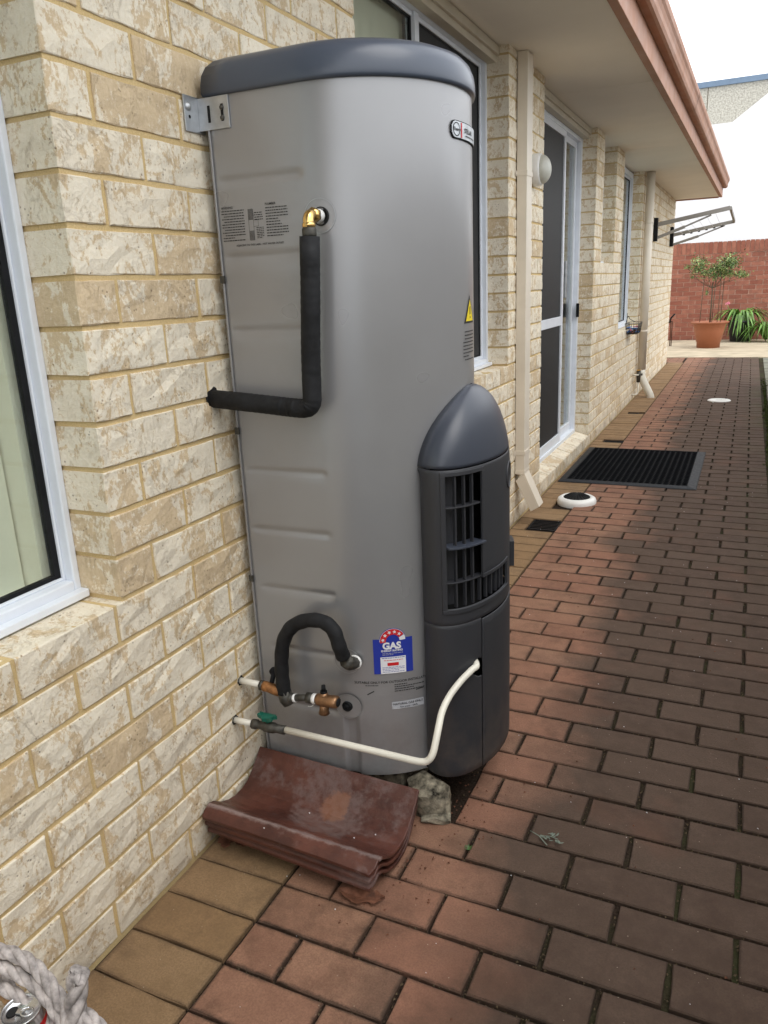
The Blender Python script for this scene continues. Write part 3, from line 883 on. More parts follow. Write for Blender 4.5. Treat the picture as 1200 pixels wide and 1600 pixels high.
# grille opening
T0, T1, T2 = R(-35.5), R(-19.2), R(2.6); ZL, ZM, ZH = .553, .612, .866
def hole(t, z): return (T0 < t < T1 and ZL < z < ZH) or (T1-.001 < t < T2 and ZL < z < ZM)
TE = R(41.4)
thp = lin(-TE, R(-39), R(.35))+lin(R(-38.5), T0, R(1))+lin(T0, T1, R(1.5))[1:]+lin(T1, T2, R(1.6))[1:]+lin(T2, R(38), R(2))[1:]+lin(R(38.4), TE, R(.4))
zp = lin(.512, ZL, .01)+lin(ZL, ZM, .01)[1:]+lin(ZM, ZH, .02)[1:]+lin(ZH, .8805, .007)[1:]
def gas_hole(t, z): return ((t-R(-21.7))/R(3.3))**2+((z-.388)/.023)**2 < 1 or (R(-22) < t < R(-18.8) and .362 < z < .405)
cpatch('grille_panel', thp, zp, hole)
TS = R(-19.5)
thl = lin(-TE, R(-39), R(.35))+lin(R(-38.5), R(-26), R(1.5))+lin(R(-26), TS-.0035, R(.45))[1:]
zl = lin(.108, .34, .02)+lin(.34, .43, .0035)[1:]+lin(.43, .512, .01)[1:]
cpatch('lower_cover', thl, zl, gas_hole)
thd = lin(TS+.0035, R(38), R(1.6))+lin(R(38.4), TE, R(.4))
cpatch('access_door', thd, lin(.108, .508, .02), None, .0012)
# dark void behind the openings and the bottom plate
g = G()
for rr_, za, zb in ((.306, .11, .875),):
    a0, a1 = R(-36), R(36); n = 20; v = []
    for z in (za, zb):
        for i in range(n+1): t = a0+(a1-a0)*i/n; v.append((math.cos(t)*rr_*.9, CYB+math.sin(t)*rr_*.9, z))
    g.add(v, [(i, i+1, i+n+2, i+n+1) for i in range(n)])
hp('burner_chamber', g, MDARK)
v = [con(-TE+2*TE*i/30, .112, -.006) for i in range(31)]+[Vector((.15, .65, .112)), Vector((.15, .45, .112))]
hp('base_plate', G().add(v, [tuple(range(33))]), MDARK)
# frame lip round the grille and ledge
def strip(name, ta, tb, za, zb, o0, o1, mat=MCOV):
    """solid curved bar between radii offsets o0..o1"""
    tl = lin(ta, tb, R(1.2)); v = []; n = len(tl)
    for (z, o_) in ((za, o0), (za, o1), (zb, o1), (zb, o0)):
        for t in tl: v.append(con(t, z, o_))
    f = []
    for k in range(4):
        for i in range(n-1): a = k*n+i; b = ((k+1) % 4)*n+i; f.append((a, b, b+1, a+1))
    f.append((0, n, 2*n, 3*n)[::-1]); f.append((n-1, 2*n-1, 3*n-1, 4*n-1))
    return hp(name, G().add(v, f), mat, .0008)
def vbar(name, t, za, zb, w_=R(.32), o0=-.013, o1=-.004):
    return strip(name, t-w_, t+w_, za, zb, o0, o1)
strip('grille_rim', T0-R(1.6), T1+R(1.6), ZH+.001, ZH+.010, -.003, .0028); strip('grille_rim', T0-R(1.6), T0, ZL-.0, ZH+.001, -.003, .0028)
strip('grille_rim', T1, T1+R(1.3), ZM+.0095, ZH+.001, -.003, .0028); strip('grille_rim', T1, T2+R(1.4), ZM, ZM+.0085, -.003, .0028)
strip('grille_rim', T2, T2+R(1.3), ZL, ZM, -.003, .0028); strip('grille_rim', T0-R(1.6), T2+R(1.3), ZL-.011, ZL-.001, -.003, .0035)
strip('grille_ledge', T0+R(.2), T1+R(.6), .700, .7045, -.028, .011, MDOME); strip('grille_ledge', T0, T1, .792, .7955, -.022, -.002); strip('grille_ledge', T0, T1+R(2), ZM+.002, ZM+.0055, -.022, -.002)  # projecting ledge: sky highlight put into its colour, the dome's lighter blue
for t in (-31.2, -27.2, -23.2): vbar('slat', R(t), ZL+.001, ZH-.001)
for t in (-19.2, -15.2, -11.4, -7.6, -3.8, -.4): vbar('slat', R(t), ZL+.001, ZM-.001, R(.36))
# inner baffle seen between the slats
strip('baffle', T0, R(-29), ZL, ZH, -.034, -.031)
# latch block on the front edge, oval emblem
strip('latch_block', R(17), R(25), .565, .632, .0, .012)
def ring(name, tc_, zc, ra, rb, wdt, off, mat, par=None):
    v = []; n = 36
    for k, (s, o_) in enumerate(((1, 0), (1, off), (1-wdt, off), (1-wdt, 0))):
        for i in range(n):
            a = 2*math.pi*i/n; v.append(con(tc_+ra*s*math.cos(a), zc+rb*s*math.sin(a), o_))
    f = [(k*n+i, k*n+(i+1) % n, (k+1)*n+(i+1) % n, (k+1)*n+i) for k in range(3) for i in range(n)]
    return hp(name, G().add(v, f, 0, True), mat)
ring('emblem', R(8), .822, R(5.2), .034, .14, .0025, MCOV)
v, f = text_geo('Rheem', .019, .0004)
hp('emblem_lettering', G().add([con(R(8)+x/.345, .822-.006+y, .0015) for x, y, _ in v], f), MCOV)
# printed matter wrapped on the casing
def wrap_text(name, txt, u, z, size, mat, bold=0, align='CENTER', off=.0012, tilt=0, shear=0):
    v, f = text_geo(txt, size, bold, align, shear)
    ct, st = math.cos(tilt), math.sin(tilt)
    return hp(name, G().add([onbody(u+x*ct-y*st, z+x*st+y*ct, off) for x, y, _ in v], f), mat)
def wrap_rect(g, u0, u1, z0, z1, off=.0006):
    ul = lin(u0, u1, .008); v = [onbody(a, z, off) for z in (z0, z1) for a in ul]; n = len(ul)
    g.add(v, [(i, i+1, i+n+1, i+n) for i in range(n-1)]); return g
def greek(g, u0, u1, ztop, rows, pitch, h, rn, indent=0, off=.0010):
    """rows of tiny word-like dashes for print too small to read"""
    for r_ in range(rows):
        u = u0+(indent if rn.random() < .3 else 0); end = u1 if rn.random() < .75 else u0+(u1-u0)*rn.uniform(.4, .8)
        while u < end:
            wl = rn.uniform(.0025, .008); wrap_rect(g, u, min(u+wl, end+.001), ztop-r_*pitch-h, ztop-r_*pitch, off); u += wl+.0012
rn = random.Random(11)
g = G(); greek(g, .010, .066, 1.4395, 12, .0054, .0019, rn, .006); greek(g, .120, .172, 1.4395, 11, .0055, .0019, rn, .0)
greek(g, .092, .112, 1.432, 4, .0045, .0016, rn); greek(g, .095, .112, 1.402, 7, .0034, .0013, rn)
hp('instruction_print', g, MPRINT)['kind'] = 'stuff'
g = G()
for a, b, c, d2 in ((.077, .0885, 1.418, 1.4385), (.0775, .0885, 1.377, 1.396)):
    z = c
    while z < d2: wrap_rect(g, a, b, z, z+.0011, .001); z += .0022
for a, b, c, d2 in ((.0768, .0774, 1.377, 1.4385), (.0886, .0892, 1.377, 1.4385), (.089, .101, 1.4165, 1.4171), (.100, .1006, 1.404, 1.4168), (.089, .101, 1.404, 1.4046), (.0888, .0945, 1.426, 1.4266)): wrap_rect(g, a, b, c, d2, .001)
hp('diagram_print', g, MPRINT)['kind'] = 'stuff'
wrap_text('heading_print', 'WARNING', .010, 1.443, .0062, MPRINT, .0001, 'LEFT'); wrap_text('heading_print', 'PLUMBER', .120, 1.444, .0062, MPRINT, .0001, 'LEFT')
wrap_text('outlet_print', 'ADJACENT TO THIS LABEL : HOT WATER OUTLET', .100, 1.3665, .0052, MPRINT, .0001)
# gas energy rating label
U0, U1, Z0, Z1 = .311, .4055, .3835, .474
hp('rating_label_blue', wrap_rect(G(), U0, U1, Z0, Z1, .0008), MBLUE)
uc = (U0+U1)/2
def arcband(g, r0, r1, a0, a1, off, n=24):
    v = []
    for r_ in (r0, r1):
        for i in range(n+1): a = a0+(a1-a0)*i/n; v.append(onbody(uc+r_*math.cos(a), .4675+r_*math.sin(a)*1.03, off))
    g.add(v, [(i, i+1, i+n+2, i+n+1) for i in range(n)]); return g
hp('rating_arc_blue', arcband(G(), .0, .0325, 0, math.pi, .0007), MBLUE)
hp('rating_arc_rim', arcband(G(), .0306, .0314, R(14), math.pi, .0016), MPAPER)
hp('rating_arc_red', arcband(G(), .0165, .0302, R(30), R(186), .0015), MREDP); hp('rating_arc_white', arcband(G(), .0165, .0302, R(4), R(28), .0015, 6), MPAPER)
g = G()
for k in range(5):
    a = R(170-k*30.5); cx, cz = uc+.0236*math.cos(a), .4675+.0236*math.sin(a)*1.03; v = [onbody(cx, cz, .0021)]
    for i in range(10):
        r_ = .0052 if i % 2 == 0 else .0021; b = a+math.pi/2*0+math.pi/2+i*math.pi/5-math.pi/2*0
        v.append(onbody(cx+r_*math.cos(b), cz+r_*math.sin(b), .0021))
    g.add(v, [(0, 1+i, 1+(i+1) % 10) for i in range(10)])
hp('rating_stars', g, MPAPER)
wrap_text('gas_lettering', 'GAS', uc-.003, .4485, .0235, MPAPER, .0011, 'CENTER', .0018)
wrap_text('energy_rating_lettering', 'ENERGY RATING', uc-.003, .4415, .0067, MPAPER, .00022, 'CENTER', .0018)
g = G(); greek(g, uc-.026, uc+.022, .4375, 2, .0035, .0012, rn, 0, .0018); hp('label_fine_print', g, MSTK)['kind'] = 'stuff'
hp('label_white_panel', wrap_rect(G(), uc-.031, uc+.0295, Z0+.0005, .4275, .0015), MPAPER)
hp('label_red_box', wrap_rect(G(), uc-.015, uc+.012, .4045, .4125, .0021), MREDP)
g = G(); greek(g, uc-.028, uc+.026, .4255, 1, .003, .0014, rn, 0, .0021); greek(g, uc-.027, uc+.026, .401, 4, .004, .001, rn, 0, .0021); hp('label_fine_print', g, MBLUE)['kind'] = 'stuff'
g = G(); greek(g, uc-.023, uc+.022, .4195, 1, .003, .0014, rn, 0, .0021); hp('label_fine_print', g, MREDP)['kind'] = 'stuff'
wrap_text('outdoor_print', 'SUITABLE ONLY FOR OUTDOOR INSTALLATION', .356, .3585, .0086, MPRINT, .0001)
g = G(); greek(g, .288, .330, .354, 1, .004, .0018, rn); greek(g, .358, .432, .354, 4, .0058, .0022, rn); hp('small_print', g, MPRINT)['kind'] = 'stuff'
g = G()
v = [onbody(.291, .330, .001), onbody(.2925, .3275, .001), onbody(.309, .337, .001), onbody(.308, .3395, .001)]; g.add(v, [(0, 1, 2, 3)])
g.add([onbody(.411, .3325, .001), onbody(.411, .330, .001), onbody(.431, .332, .001), onbody(.431, .3345, .001)], [(0, 1, 2, 3)]); hp('marker_strokes', g, MPRINT)
hp('natural_gas_sticker', wrap_rect(G(), .350, .431, .2865, .3065, .0008), MSTK)
wrap_text('natural_gas_lettering', 'NATURAL GAS ONLY', .3905, .2975, .0078, MPRINT, .00015, 'CENTER', .0014)
wrap_text('natural_gas_lettering', 'Test press: 1.0kPa', .3905, .2895, .0062, MPRINT, .0001, 'CENTER', .0014, 0, .3)
# chrome badge near the top right
u0, zc = .548, 1.579; v = []; f = []
def badge(g, ua, ub, h, off, z=zc, n=24):
    pts = []
    for i in range(13): a = math.pi/2+math.pi*i/12; pts.append((ua+h*.9+h*.9*math.cos(a), z+h*math.sin(a)))
    for i in range(13): a = -math.pi/2+math.pi*i/12; pts.append((ub-h*.5+h*.5*math.cos(a), z+h*math.sin(a)))
    m_ = len(pts); v = [onbody(a, b, off) for a, b in pts]+[onbody(a, b, 0) for a, b in pts]
    # split into columns so that the plate follows the curve
    cols = lin(ua+.001, ub-.001, .006); vt = []; 
    for cu in cols:
        hh = h*(1-max(0, (ua+h*.9-cu)/(h*.9))**2)**.5 if cu < ua+h*.9 else h
        vt += [onbody(cu, z-hh, off), onbody(cu, z+hh, off)]
    g.add(vt, [(2*i, 2*i+2, 2*i+3, 2*i+1) for i in range(len(cols)-1)]); 
    vr = [onbody(cols[i//2], 0, 0) for i in range(0)]
    # rim
    for i in range(len(cols)-1):
        for s in (0, 1):
            a, b = vt[2*i+s], vt[2*i+2+s]; na = Vector((a.x, a.y-CYB, 0)).normalized()*off; nb = Vector((b.x, b.y-CYB, 0)).normalized()*off
            g.add([a, b, b-nb, a-na], [(0, 1, 2, 3)])
    return g
hp('badge_rim', badge(G(), u0-.002, u0+.150, .0175, .003), MRUB)
hp('badge_plate', badge(G(), u0, u0+.148, .0155, .0042), MGALV)
def disc(g, u, z, r_, r2, off, n=28):
    v = [onbody(u+rr_*math.cos(2*math.pi*i/n), z+rr_*math.sin(2*math.pi*i/n), off) for rr_ in (r_, r2) for i in range(n)]
    g.add(v, [(i, (i+1) % n, (i+1) % n+n, i+n) for i in range(n)]); return g
hp('badge_ring', disc(G(), u0+.018, zc, .0135, .0118, .0049), MRUB); hp('badge_red_bar', wrap_rect(G(), u0+.036, u0+.0405, zc-.0145, zc+.0145, .0050), MREDP)
wrap_text('badge_lettering', 'Rheem', u0+.018, zc-.003, .0098, MPRINT, .0002, 'CENTER', .0052, 0, .3)
wrap_text('badge_lettering', 'STELLAR', u0+.052, zc-.003, .0125, MPRINT, .0004, 'LEFT', .0052)
g = G(); greek(g, u0+.058, u0+.12, zc-.0075, 1, .004, .0025, rn, 0, .0052); hp('badge_lettering', g, MPRINT)
# yellow warning triangle and print at the silhouette
def tri(g, u, z, s, off): g.add([onbody(u-s, z, off), onbody(u, z, off), onbody(u+s, z, off), onbody(u+s*.5, z+s*.87, off), onbody(u, z+s*1.74, off), onbody(u-s*.5, z+s*.87, off)], [(0, 1, 5), (1, 2, 3), (1, 3, 5), (5, 3, 4)]); return g
hp('warning_triangle', tri(G(), .632, 1.183, .036, .0008), MPRINT); hp('warning_triangle', tri(G(), .632, 1.1875, .0275, .0014), MYELP)
g = wrap_rect(G(), .6295, .6345, 1.202, 1.220, .002); wrap_rect(g, .6295, .6345, 1.194, 1.198, .002); hp('warning_mark', g, MPRINT)
g = G(); greek(g, .590, .665, 1.166, 9, .0078, .0026, rn, .008); hp('warning_print', g, MPRINT)['kind'] = 'stuff'
# service discs and plugs
def bossdisc(u, z, r_, name='service_disc'):
    g = disc(G(), u, z, r_, r_*.965, .0022); n = 28
    hp(name, disc(G(), u, z, r_, .001, .0009), MHEAT); hp('disc_rim', g, MGALV)
bossdisc(.246, 1.414, .034); bossdisc(.246, .417, .033); bossdisc(.243, .294, .033)
hp('drain_plug', G().lathe([(.0001, .004), (.006, .004), (.0065, .0005), (.0085, .0005), (.009, .0025), (.0125, .0025), (.0135, -.004)][::1], (.030, .2935, .294), 24, 'y'), MRUB)
o = [x for x in heater.children if x.name.startswith('drain_plug')][0]; o.scale = (1, -1, 1); o.location = (0, -.55+2*.2905, 0)
# wall bracket: folded galvanised angle with slots, screw
br = G(); br.box(XW+.0005, XW+.0035, .236, .3005, 1.594, 1.662)
br.box(XW+.0035, -.156, .2815, .2845, 1.598, 1.660)
hp('wall_bracket', br, MGALV, .0006)
for x_ in (-.205, -.172): hp('bracket_slot', G().box(x_-.003, x_+.003, .2805, .2818, 1.612, 1.644), MDARK)
g = G(); g.lathe([(.0001, .006), (.004, .006), (.0065, .002), (.0085, .0015), (.0085, 0)], (XW+.0035, .249, 1.641), 16, 'x'); hp('bracket_screw', g, MGALV)
hp('bracket_slot', G().lathe([(.0001, .0004), (.0035, .0004)], (XW+.0036, .251, 1.622), 12, 'x'), MDARK)
g = G(); g.lathe([(.0001, -.004), (.003, -.004), (.005, -.001), (.005, 0)], (-.172, .2805, 1.618), 14, 'y'); g.lathe([(.0001, -.004), (.003, -.004), (.005, -.001), (.005, 0)], (-.172, .2805, 1.637), 14, 'y'); hp('bracket_screw', g, MFIT)

# ------------------------------------------------------------ plumbing
hot = thing('hot_water_pipe', 'black foam lagged hot water pipe from the brass elbow down and into the wall', 'pipe', (XW, .237, 1.04))
def pp(root, name, g, mat, bevel=0):
    o = g.obj(name, mat, root, bevel=bevel); o.location = -Vector(root.location); return o
pts = fillet([(.040, .237, 1.372), (.034, .237, 1.27), (.024, .237, 1.14), (.020, .237, 1.028), (-.03, .237, 1.030), (-.10, .237, 1.036), (XW-.01, .237, 1.046)], .045, 6)
pts = fillet(pts, .004, 2); rr_ = [.0203+.0003*math.sin(i*1.7) for i in range(len(pts))]
pp(hot, 'insulation', G().tube(pts, rr_, 18), MFOAM)
g = G(); g.tube(fillet([(.038, .289, 1.413), (.038, .240, 1.413), (.040, .237, 1.385)], .02, 6), .0115, 16)
g.lathe([(.0125, -.043), (.0155, -.040), (.0155, -.028), (.0125, -.026)], (.038, .296, 1.413), 6, 'y'); g.lathe([(.0115, 0), (.0135, .002), (.0135, .008), (.0115, .01)], (.040, .237, 1.388), 16)
pp(hot, 'brass_elbow', g, MBRASS)
pp(hot, 'compression_nut', G().lathe([(.001, 0), (.0155, 0), (.0165, .004), (.0165, .014), (.0145, .018), (.001, .018)], (.040, .237, 1.371), 6), MFIT)
pp(hot, 'thread_tape', G().lathe([(.0125, -.026), (.0132, -.024), (.0132, -.012), (.0125, -.01)], (.038, .296, 1.413), 18, 'y'), MWHITE)
pp(hot, 'outlet_socket', G().lathe([(.0001, -.0005), (.0185, -.0005), (.0185, -.003), (.016, -.0035)], (.038, .2925, 1.413), 24, 'y'), MDARK)
cold = thing('cold_water_pipe', 'cold water inlet with lagged loop, copper tee and bronze relief valve low on the heater', 'pipe', (XW, .228, .345))
pts = smoothpath([(.052, .245, .452), (.049, .234, .485), (.038, .232, .522), (.010, .232, .540), (-.035, .232, .535), (-.075, .232, .512), (-.100, .232, .472), (-.110, .231, .42), (-.111, .230, .37), (-.109, .230, .335)], 6)
pp(cold, 'insulation', G().tube(pts, [.0170+.0006*math.sin(i*1.3) for i in range(len(pts))], 18), MFOAM)
pp(cold, 'supply_stub', G().tube([(XW-.01, .228, .345), (-.17, .228, .3445)], .0082, 14), MPVC)
g = G(); g.tube([(-.176, .228, .3445), (-.168, .228, .344)], .0125, 6); pp(cold, 'compression_nut', g, MFIT)
pp(cold, 'copper_valve_body', G().tube([(-.168, .228, .344), (-.162, .228, .343), (-.15, .228, .342), (-.128, .228, .338), (-.112, .229, .334)], [.0115, .0135, .0125, .0135, .0115], 16), MCOPPER)
pp(cold, 'valve_knob', G().tube([(-.148, .247, .372), (-.148, .256, .374)], .012, 16).tube([(-.148, .236, .350), (-.148, .250, .373)], .006, 10), MRUB)
g = G(); g.tube([(-.109, .230, .340), (-.104, .229, .318), (-.098, .229, .305)], [.0165, .0175, .013], 10); g.tube([(-.104, .229, .322), (-.082, .229, .326)], .0125, 8); pp(cold, 'elbow_nut', g, MFIT)
pp(cold, 'thread_tape', G().tube([(-.084, .229, .3255), (-.076, .229, .327)], .0105, 16), MWHITE)
pp(cold, 'elbow_nut', G().tube([(-.044, .228, .336), (-.028, .228, .3365)], .0135, 8), MFIT)
pp(cold, 'connecting_pipe', G().tube([(-.077, .229, .328), (-.040, .228, .3355)], .0085, 12), MFIT)
pp(cold, 'thread_tape', G().tube([(-.029, .228, .3365), (-.018, .228, .337)], .0125, 16).tube(smoothpath([(-.022, .224, .326), (-.030, .222, .318), (-.040, .222, .316)], 4), .0006, 5), MWHITE)
g = G(); g.tube([(-.018, .228, .337), (-.010, .228, .3375), (.004, .228, .338), (.018, .228, .3385), (.026, .228, .339), (.036, .228, .3395), (.040, .228, .3395)], [.0125, .0150, .0165, .0145, .0155, .0155, .012], 16)
g.tube([(.003, .228, .332), (.001, .228, .312), (0, .228, .303)], [.012, .0115, .0135], 14); g.tube([(.003, .228, .345), (.003, .228, .358)], [.012, .009], 12); pp(cold, 'relief_valve', g, MBRONZE)
pp(cold, 'valve_end', G().tube([(.0395, .228, .3395), (.0415, .228, .3395)], .0105, 16), MRUB)
pp(cold, 'valve_stem', G().tube([(.003, .228, .357), (.003, .228, .3625)], .0085, 12).tube([(.003, .228, .3625), (.003, .228, .377)], [.006, .005], 10), MRUB)
pp(cold, 'inlet_fitting', G().tube([(.055, .250, .440), (.058, .262, .428), (.060, .276, .421), (.060, .290, .419)], [.0165, .0175, .0155, .0165], 8), MFIT)
pp(cold, 'thread_tape', G().tube([(.060, .283, .42), (.060, .288, .4195)], .0175, 18), MWHITE)
gas = thing('gas_pipe', 'white plastic gas pipe with green tap running low across the heater into its cover', 'pipe', (XW, .19, .257))
pts = fillet([(-.088, .190, .2605), (.255, .190, .257), (.288, .196, .262)], .03, 5)[:-1]+smoothpath([(.286, .198, .275), (.288, .225, .318), (.284, .270, .343), (.288, .310, .362), (.300, .350, .380), (.315, .388, .394), (.321, .408, .398), (.300, .440, .402)], 4)
pts = [(-.088, .190, .2605), (.08, .190, .2585), (.240, .190, .257)]+smoothpath([(.258, .190, .2575), (.276, .192, .262), (.288, .198, .280), (.290, .225, .318), (.284, .270, .342), (.288, .310, .362), (.300, .350, .380), (.315, .388, .394), (.321, .408, .398), (.300, .440, .402)], 5)
pp(gas, 'pipe', G().tube(pts, .0080, 16), MPVC)
pp(gas, 'supply_stub', G().tube([(XW-.01, .190, .2555), (-.178, .190, .2565)], .0080, 14), MPVC)
pp(gas, 'valve_body', G().tube([(-.182, .19, .2565), (-.170, .19, .257), (-.166, .19, .257), (-.152, .19, .2575), (-.146, .19, .2575), (-.120, .19, .258), (-.114, .19, .2585), (-.09, .19, .259)], [.0125, .0125, .010, .0105, .0135, .0135, .0105, .0115], 10), MFIT)
g = G(); v = []
for k, zz_ in enumerate((.281, .290)):
    for i in range(28):
        a = 2*math.pi*i/28; r_ = 1+.16*math.cos(a*7); v.append((-.137+.024*r_*math.cos(a), .19+.012*r_*math.sin(a), zz_+.003*math.cos(a*2)))
g.add(v, [tuple(range(27, -1, -1)), tuple(range(28, 56))]+[(i, (i+1) % 28, (i+1) % 28+28, i+28) for i in range(28)]); g.tube([(-.137, .19, .268), (-.137, .19, .282)], .0055, 10)
pp(gas, 'tap_handle', g, MGREEN)

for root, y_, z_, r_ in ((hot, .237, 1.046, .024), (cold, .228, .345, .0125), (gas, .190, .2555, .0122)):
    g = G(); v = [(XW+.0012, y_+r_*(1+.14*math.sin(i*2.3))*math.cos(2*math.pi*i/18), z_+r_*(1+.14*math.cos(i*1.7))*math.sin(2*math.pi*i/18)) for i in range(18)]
    g.add(v, [tuple(range(18))]); pp(root, 'hole_shade_disc', g, MDARK)  # flat dark disc painted as the shade in the hole round each pipe
# ------------------------------------------------------------ rubble, plinth
plinth = G(); plinth.box(-.17, .14, .36, .76, -.03, .104); tag(plinth.obj('heater_plinth', MROCK, bevel=.006), 'dirty concrete plinth hidden under the water heater', 'plinth')
def rock(name, c, s, seed, label, sub=3):
    bm = bmesh.new(); bmesh.ops.create_icosphere(bm, subdivisions=sub, radius=1); r0 = random.Random(seed)
    ks = [(Vector((r0.uniform(-1, 1), r0.uniform(-1, 1), r0.uniform(-1, 1))).normalized(), r0.uniform(.55, .85)) for _ in range(14)]
    ks += [(Vector(q), .66) for q in ((0, 0, 1), (1, 0, 0), (0, -1, 0), (-1, 0, 0))]
    for vv in bm.verts:
        p = vv.co.normalized()
        for n_, d_ in ks:
            t = p.dot(n_)
            if t > d_: p -= n_*(t-d_)
        p *= 1+r0.uniform(-.03, .03)
        vv.co = Vector((p.x*s[0], p.y*s[1], p.z*s[2]))
    me = bpy.data.meshes.new('m'); bm.to_mesh(me); bm.free()
    o = link(name, me, MROCK, None, c); o.rotation_euler.z = .3; return tag(o, label, 'rubble')
rock('concrete_rubble', (.212, .350, .052), (.082, .066, .062), 4, 'pale broken lump of concrete wedged under the front of the heater')
rock('concrete_rubble', (.24, .325, .008), (.055, .03, .020), 9, 'low dark rubble beside the hole in the paving at the heater foot')
# ------------------------------------------------------------ roof tiles
prof = [(.010, .086), (.022, .098), (.040, .105), (.058, .098), (.085, .078), (.115, .064), (.145, .057), (.175, .057), (.200, .065), (.222, .080), (.245, .099), (.264, .119), (.270, .122)]
def tile(i):
    v = []; f = []; n = len(prof); nx = 14; r0 = random.Random(i+40); th = .0085
    x0, x1 = -.229+r0.uniform(0, .004), .222-i*.003
    for s in (0, 1):
        for a in range(nx+1):
            t = a/nx
            for k, (y, z) in enumerate(prof):
                e = r0.uniform(-.0006, .0006)
                edge = .003*math.sin(t*3+i) if k < 2 else 0
                y2 = y+.005*i*(1-k/n)+(1-t)*.010*(1-k/n)+edge
                v.append((x0+(x1-x0)*t-(.010 if k < 1 and t > .99 else 0), y2, z+(1-t)*.012+e-(th if s else 0)-i*.0215))
    m_ = (nx+1)*n
    for a in range(nx):
        for k in range(n-1):
            q = a*n+k; f.append((q, q+n, q+n+1, q+1)); f.append((m_+q, m_+q+1, m_+q+n+1, m_+q+n))
        for k in (0, n-1):
            q = a*n+k; f.append((q, q+n, m_+q+n, m_+q) if k else (q, m_+q, m_+q+n, q+n))
    for a in (0, nx):
        for k in range(n-1):
            q = a*n+k; f.append((q, q+1, m_+q+1, m_+q) if a == 0 else (q, m_+q, m_+q+1, q+1))
    me = mk(v, f); bm = bmesh.new(); bm.from_mesh(me); bmesh.ops.recalc_face_normals(bm, faces=bm.faces); bm.to_mesh(me); bm.free()
    return me
for i, wd in enumerate(('top tile of the stack, red brown with grey lichen and an orange patch', 'second roof tile in the stack under the lichened one', 'bottom roof tile of the stack, resting on the pavers')):
    o = link('roof_tile', tile(i), MTILE); bev(o, .002, 2, 50); tag(o, wd, 'roof tile', 'curved terracotta roof tiles stacked below the heater')
# the ridge lines moulded near the back edge of the top tile
for yy, zz_ in ((.255, .1115), (.262, .1190)):
    pass

# ------------------------------------------------------------ small leaves and litter
def leafmesh(L_, W_, seed, curl=.3, mat=MDLEAF, jag=.15):
    r0 = random.Random(seed); n = 9; v = []; f = []
    for i in range(n+1):
        t = i/n; wv = W_*math.sin(math.pi*min(1, t*.96+.02))**.7*(1+r0.uniform(-jag, jag))
        z = curl*L_*(t-.5)**2
        v += [(t*L_, -wv/2, z+abs(curl)*W_*.35), (t*L_, 0, z), (t*L_, wv/2, z+abs(curl)*W_*.35)]
    for i in range(n):
        a = 3*i; f += [(a, a+3, a+4, a+1), (a+1, a+4, a+5, a+2)]
    me = mk(v, f); me.materials.append(mat); return me
def leafobj(name, loc, L_, W_, rz, seed, label, curl=.35, jag=.2, mat=MDLEAF, cat='leaf', group=None):
    o = link(name, leafmesh(L_, W_, seed, curl, mat, jag), None, None, loc); o.rotation_euler = (random.uniform(-.15, .15), random.uniform(-.1, .1), rz)
    m = o.modifiers.new('s', 'SOLIDIFY'); m.thickness = .0008
    return tag(o, label, cat, group)
leafobj('dead_leaf', (.135, .016, .008), .10, .042, R(12), 3, 'large curled brown leaf poking out from under the front of the tile stack', .35, .35)
leafobj('dead_leaf', (-.205, .075, .010), .05, .03, R(-60), 5, 'brown dead leaf by the wall under the left end of the tiles', .5, .4)
leafobj('dead_leaf', (-.17, .06, .008), .035, .02, R(20), 6, 'small brown leaf in shadow below the left part of the tiles', .5, .4)
g = G(); r0 = random.Random(8)
for i in range(260):
    c = r0.random()
    if c < .35: x, y = r0.gauss(.20, .06), r0.gauss(.10, .10)
    elif c < .6: x, y = r0.gauss(.30, .05), r0.gauss(.36, .12)
    else: x, y = r0.uniform(-.2, 1.0), r0.uniform(-.4, 3)
    if x < -.22: continue
    s_ = r0.uniform(.0012, .0042); a = r0.uniform(0, 6)
    g.add([(x+s_*math.cos(a), y+s_*math.sin(a), .0015), (x+s_*math.cos(a+2), y+s_*math.sin(a+2), .0015), (x+s_*math.cos(a+4), y+s_*math.sin(a+4), .002), (x, y, .003+s_*.5)], [(0, 1, 3), (1, 2, 3), (2, 0, 3)])
tag(g.obj('litter', MDLEAF, None, 'stuff'), 'tiny dark leaf crumbs scattered over the pavers', 'litter')
g = G()
for i in range(130):
    x, y = r0.uniform(-.15, 1.03), r0.uniform(-.4, 4); s_ = r0.uniform(.0009, .0022)
    g.add([(x-s_, y, .001), (x+s_, y-s_, .001), (x+s_*.5, y+s_, .001), (x, y, .001+s_)], [(0, 1, 3), (1, 2, 3), (2, 0, 3)])
for x, y, z in ((-.06, .03, .108), (.0, .035, .1), (.03, .12, .066), (.12, .12, .068), (.16, .15, .066), (-.02, .16, .066)):
    s_ = .0022; g.add([(x-s_, y, z), (x+s_, y-s_, z), (x+s_*.5, y+s_, z), (x, y, z+s_)], [(0, 1, 3), (1, 2, 3), (2, 0, 3)])
tag(g.obj('pale_crumbs', MPAPER, None, 'stuff'), 'tiny white crumbs scattered over pavers and tiles', 'crumbs')
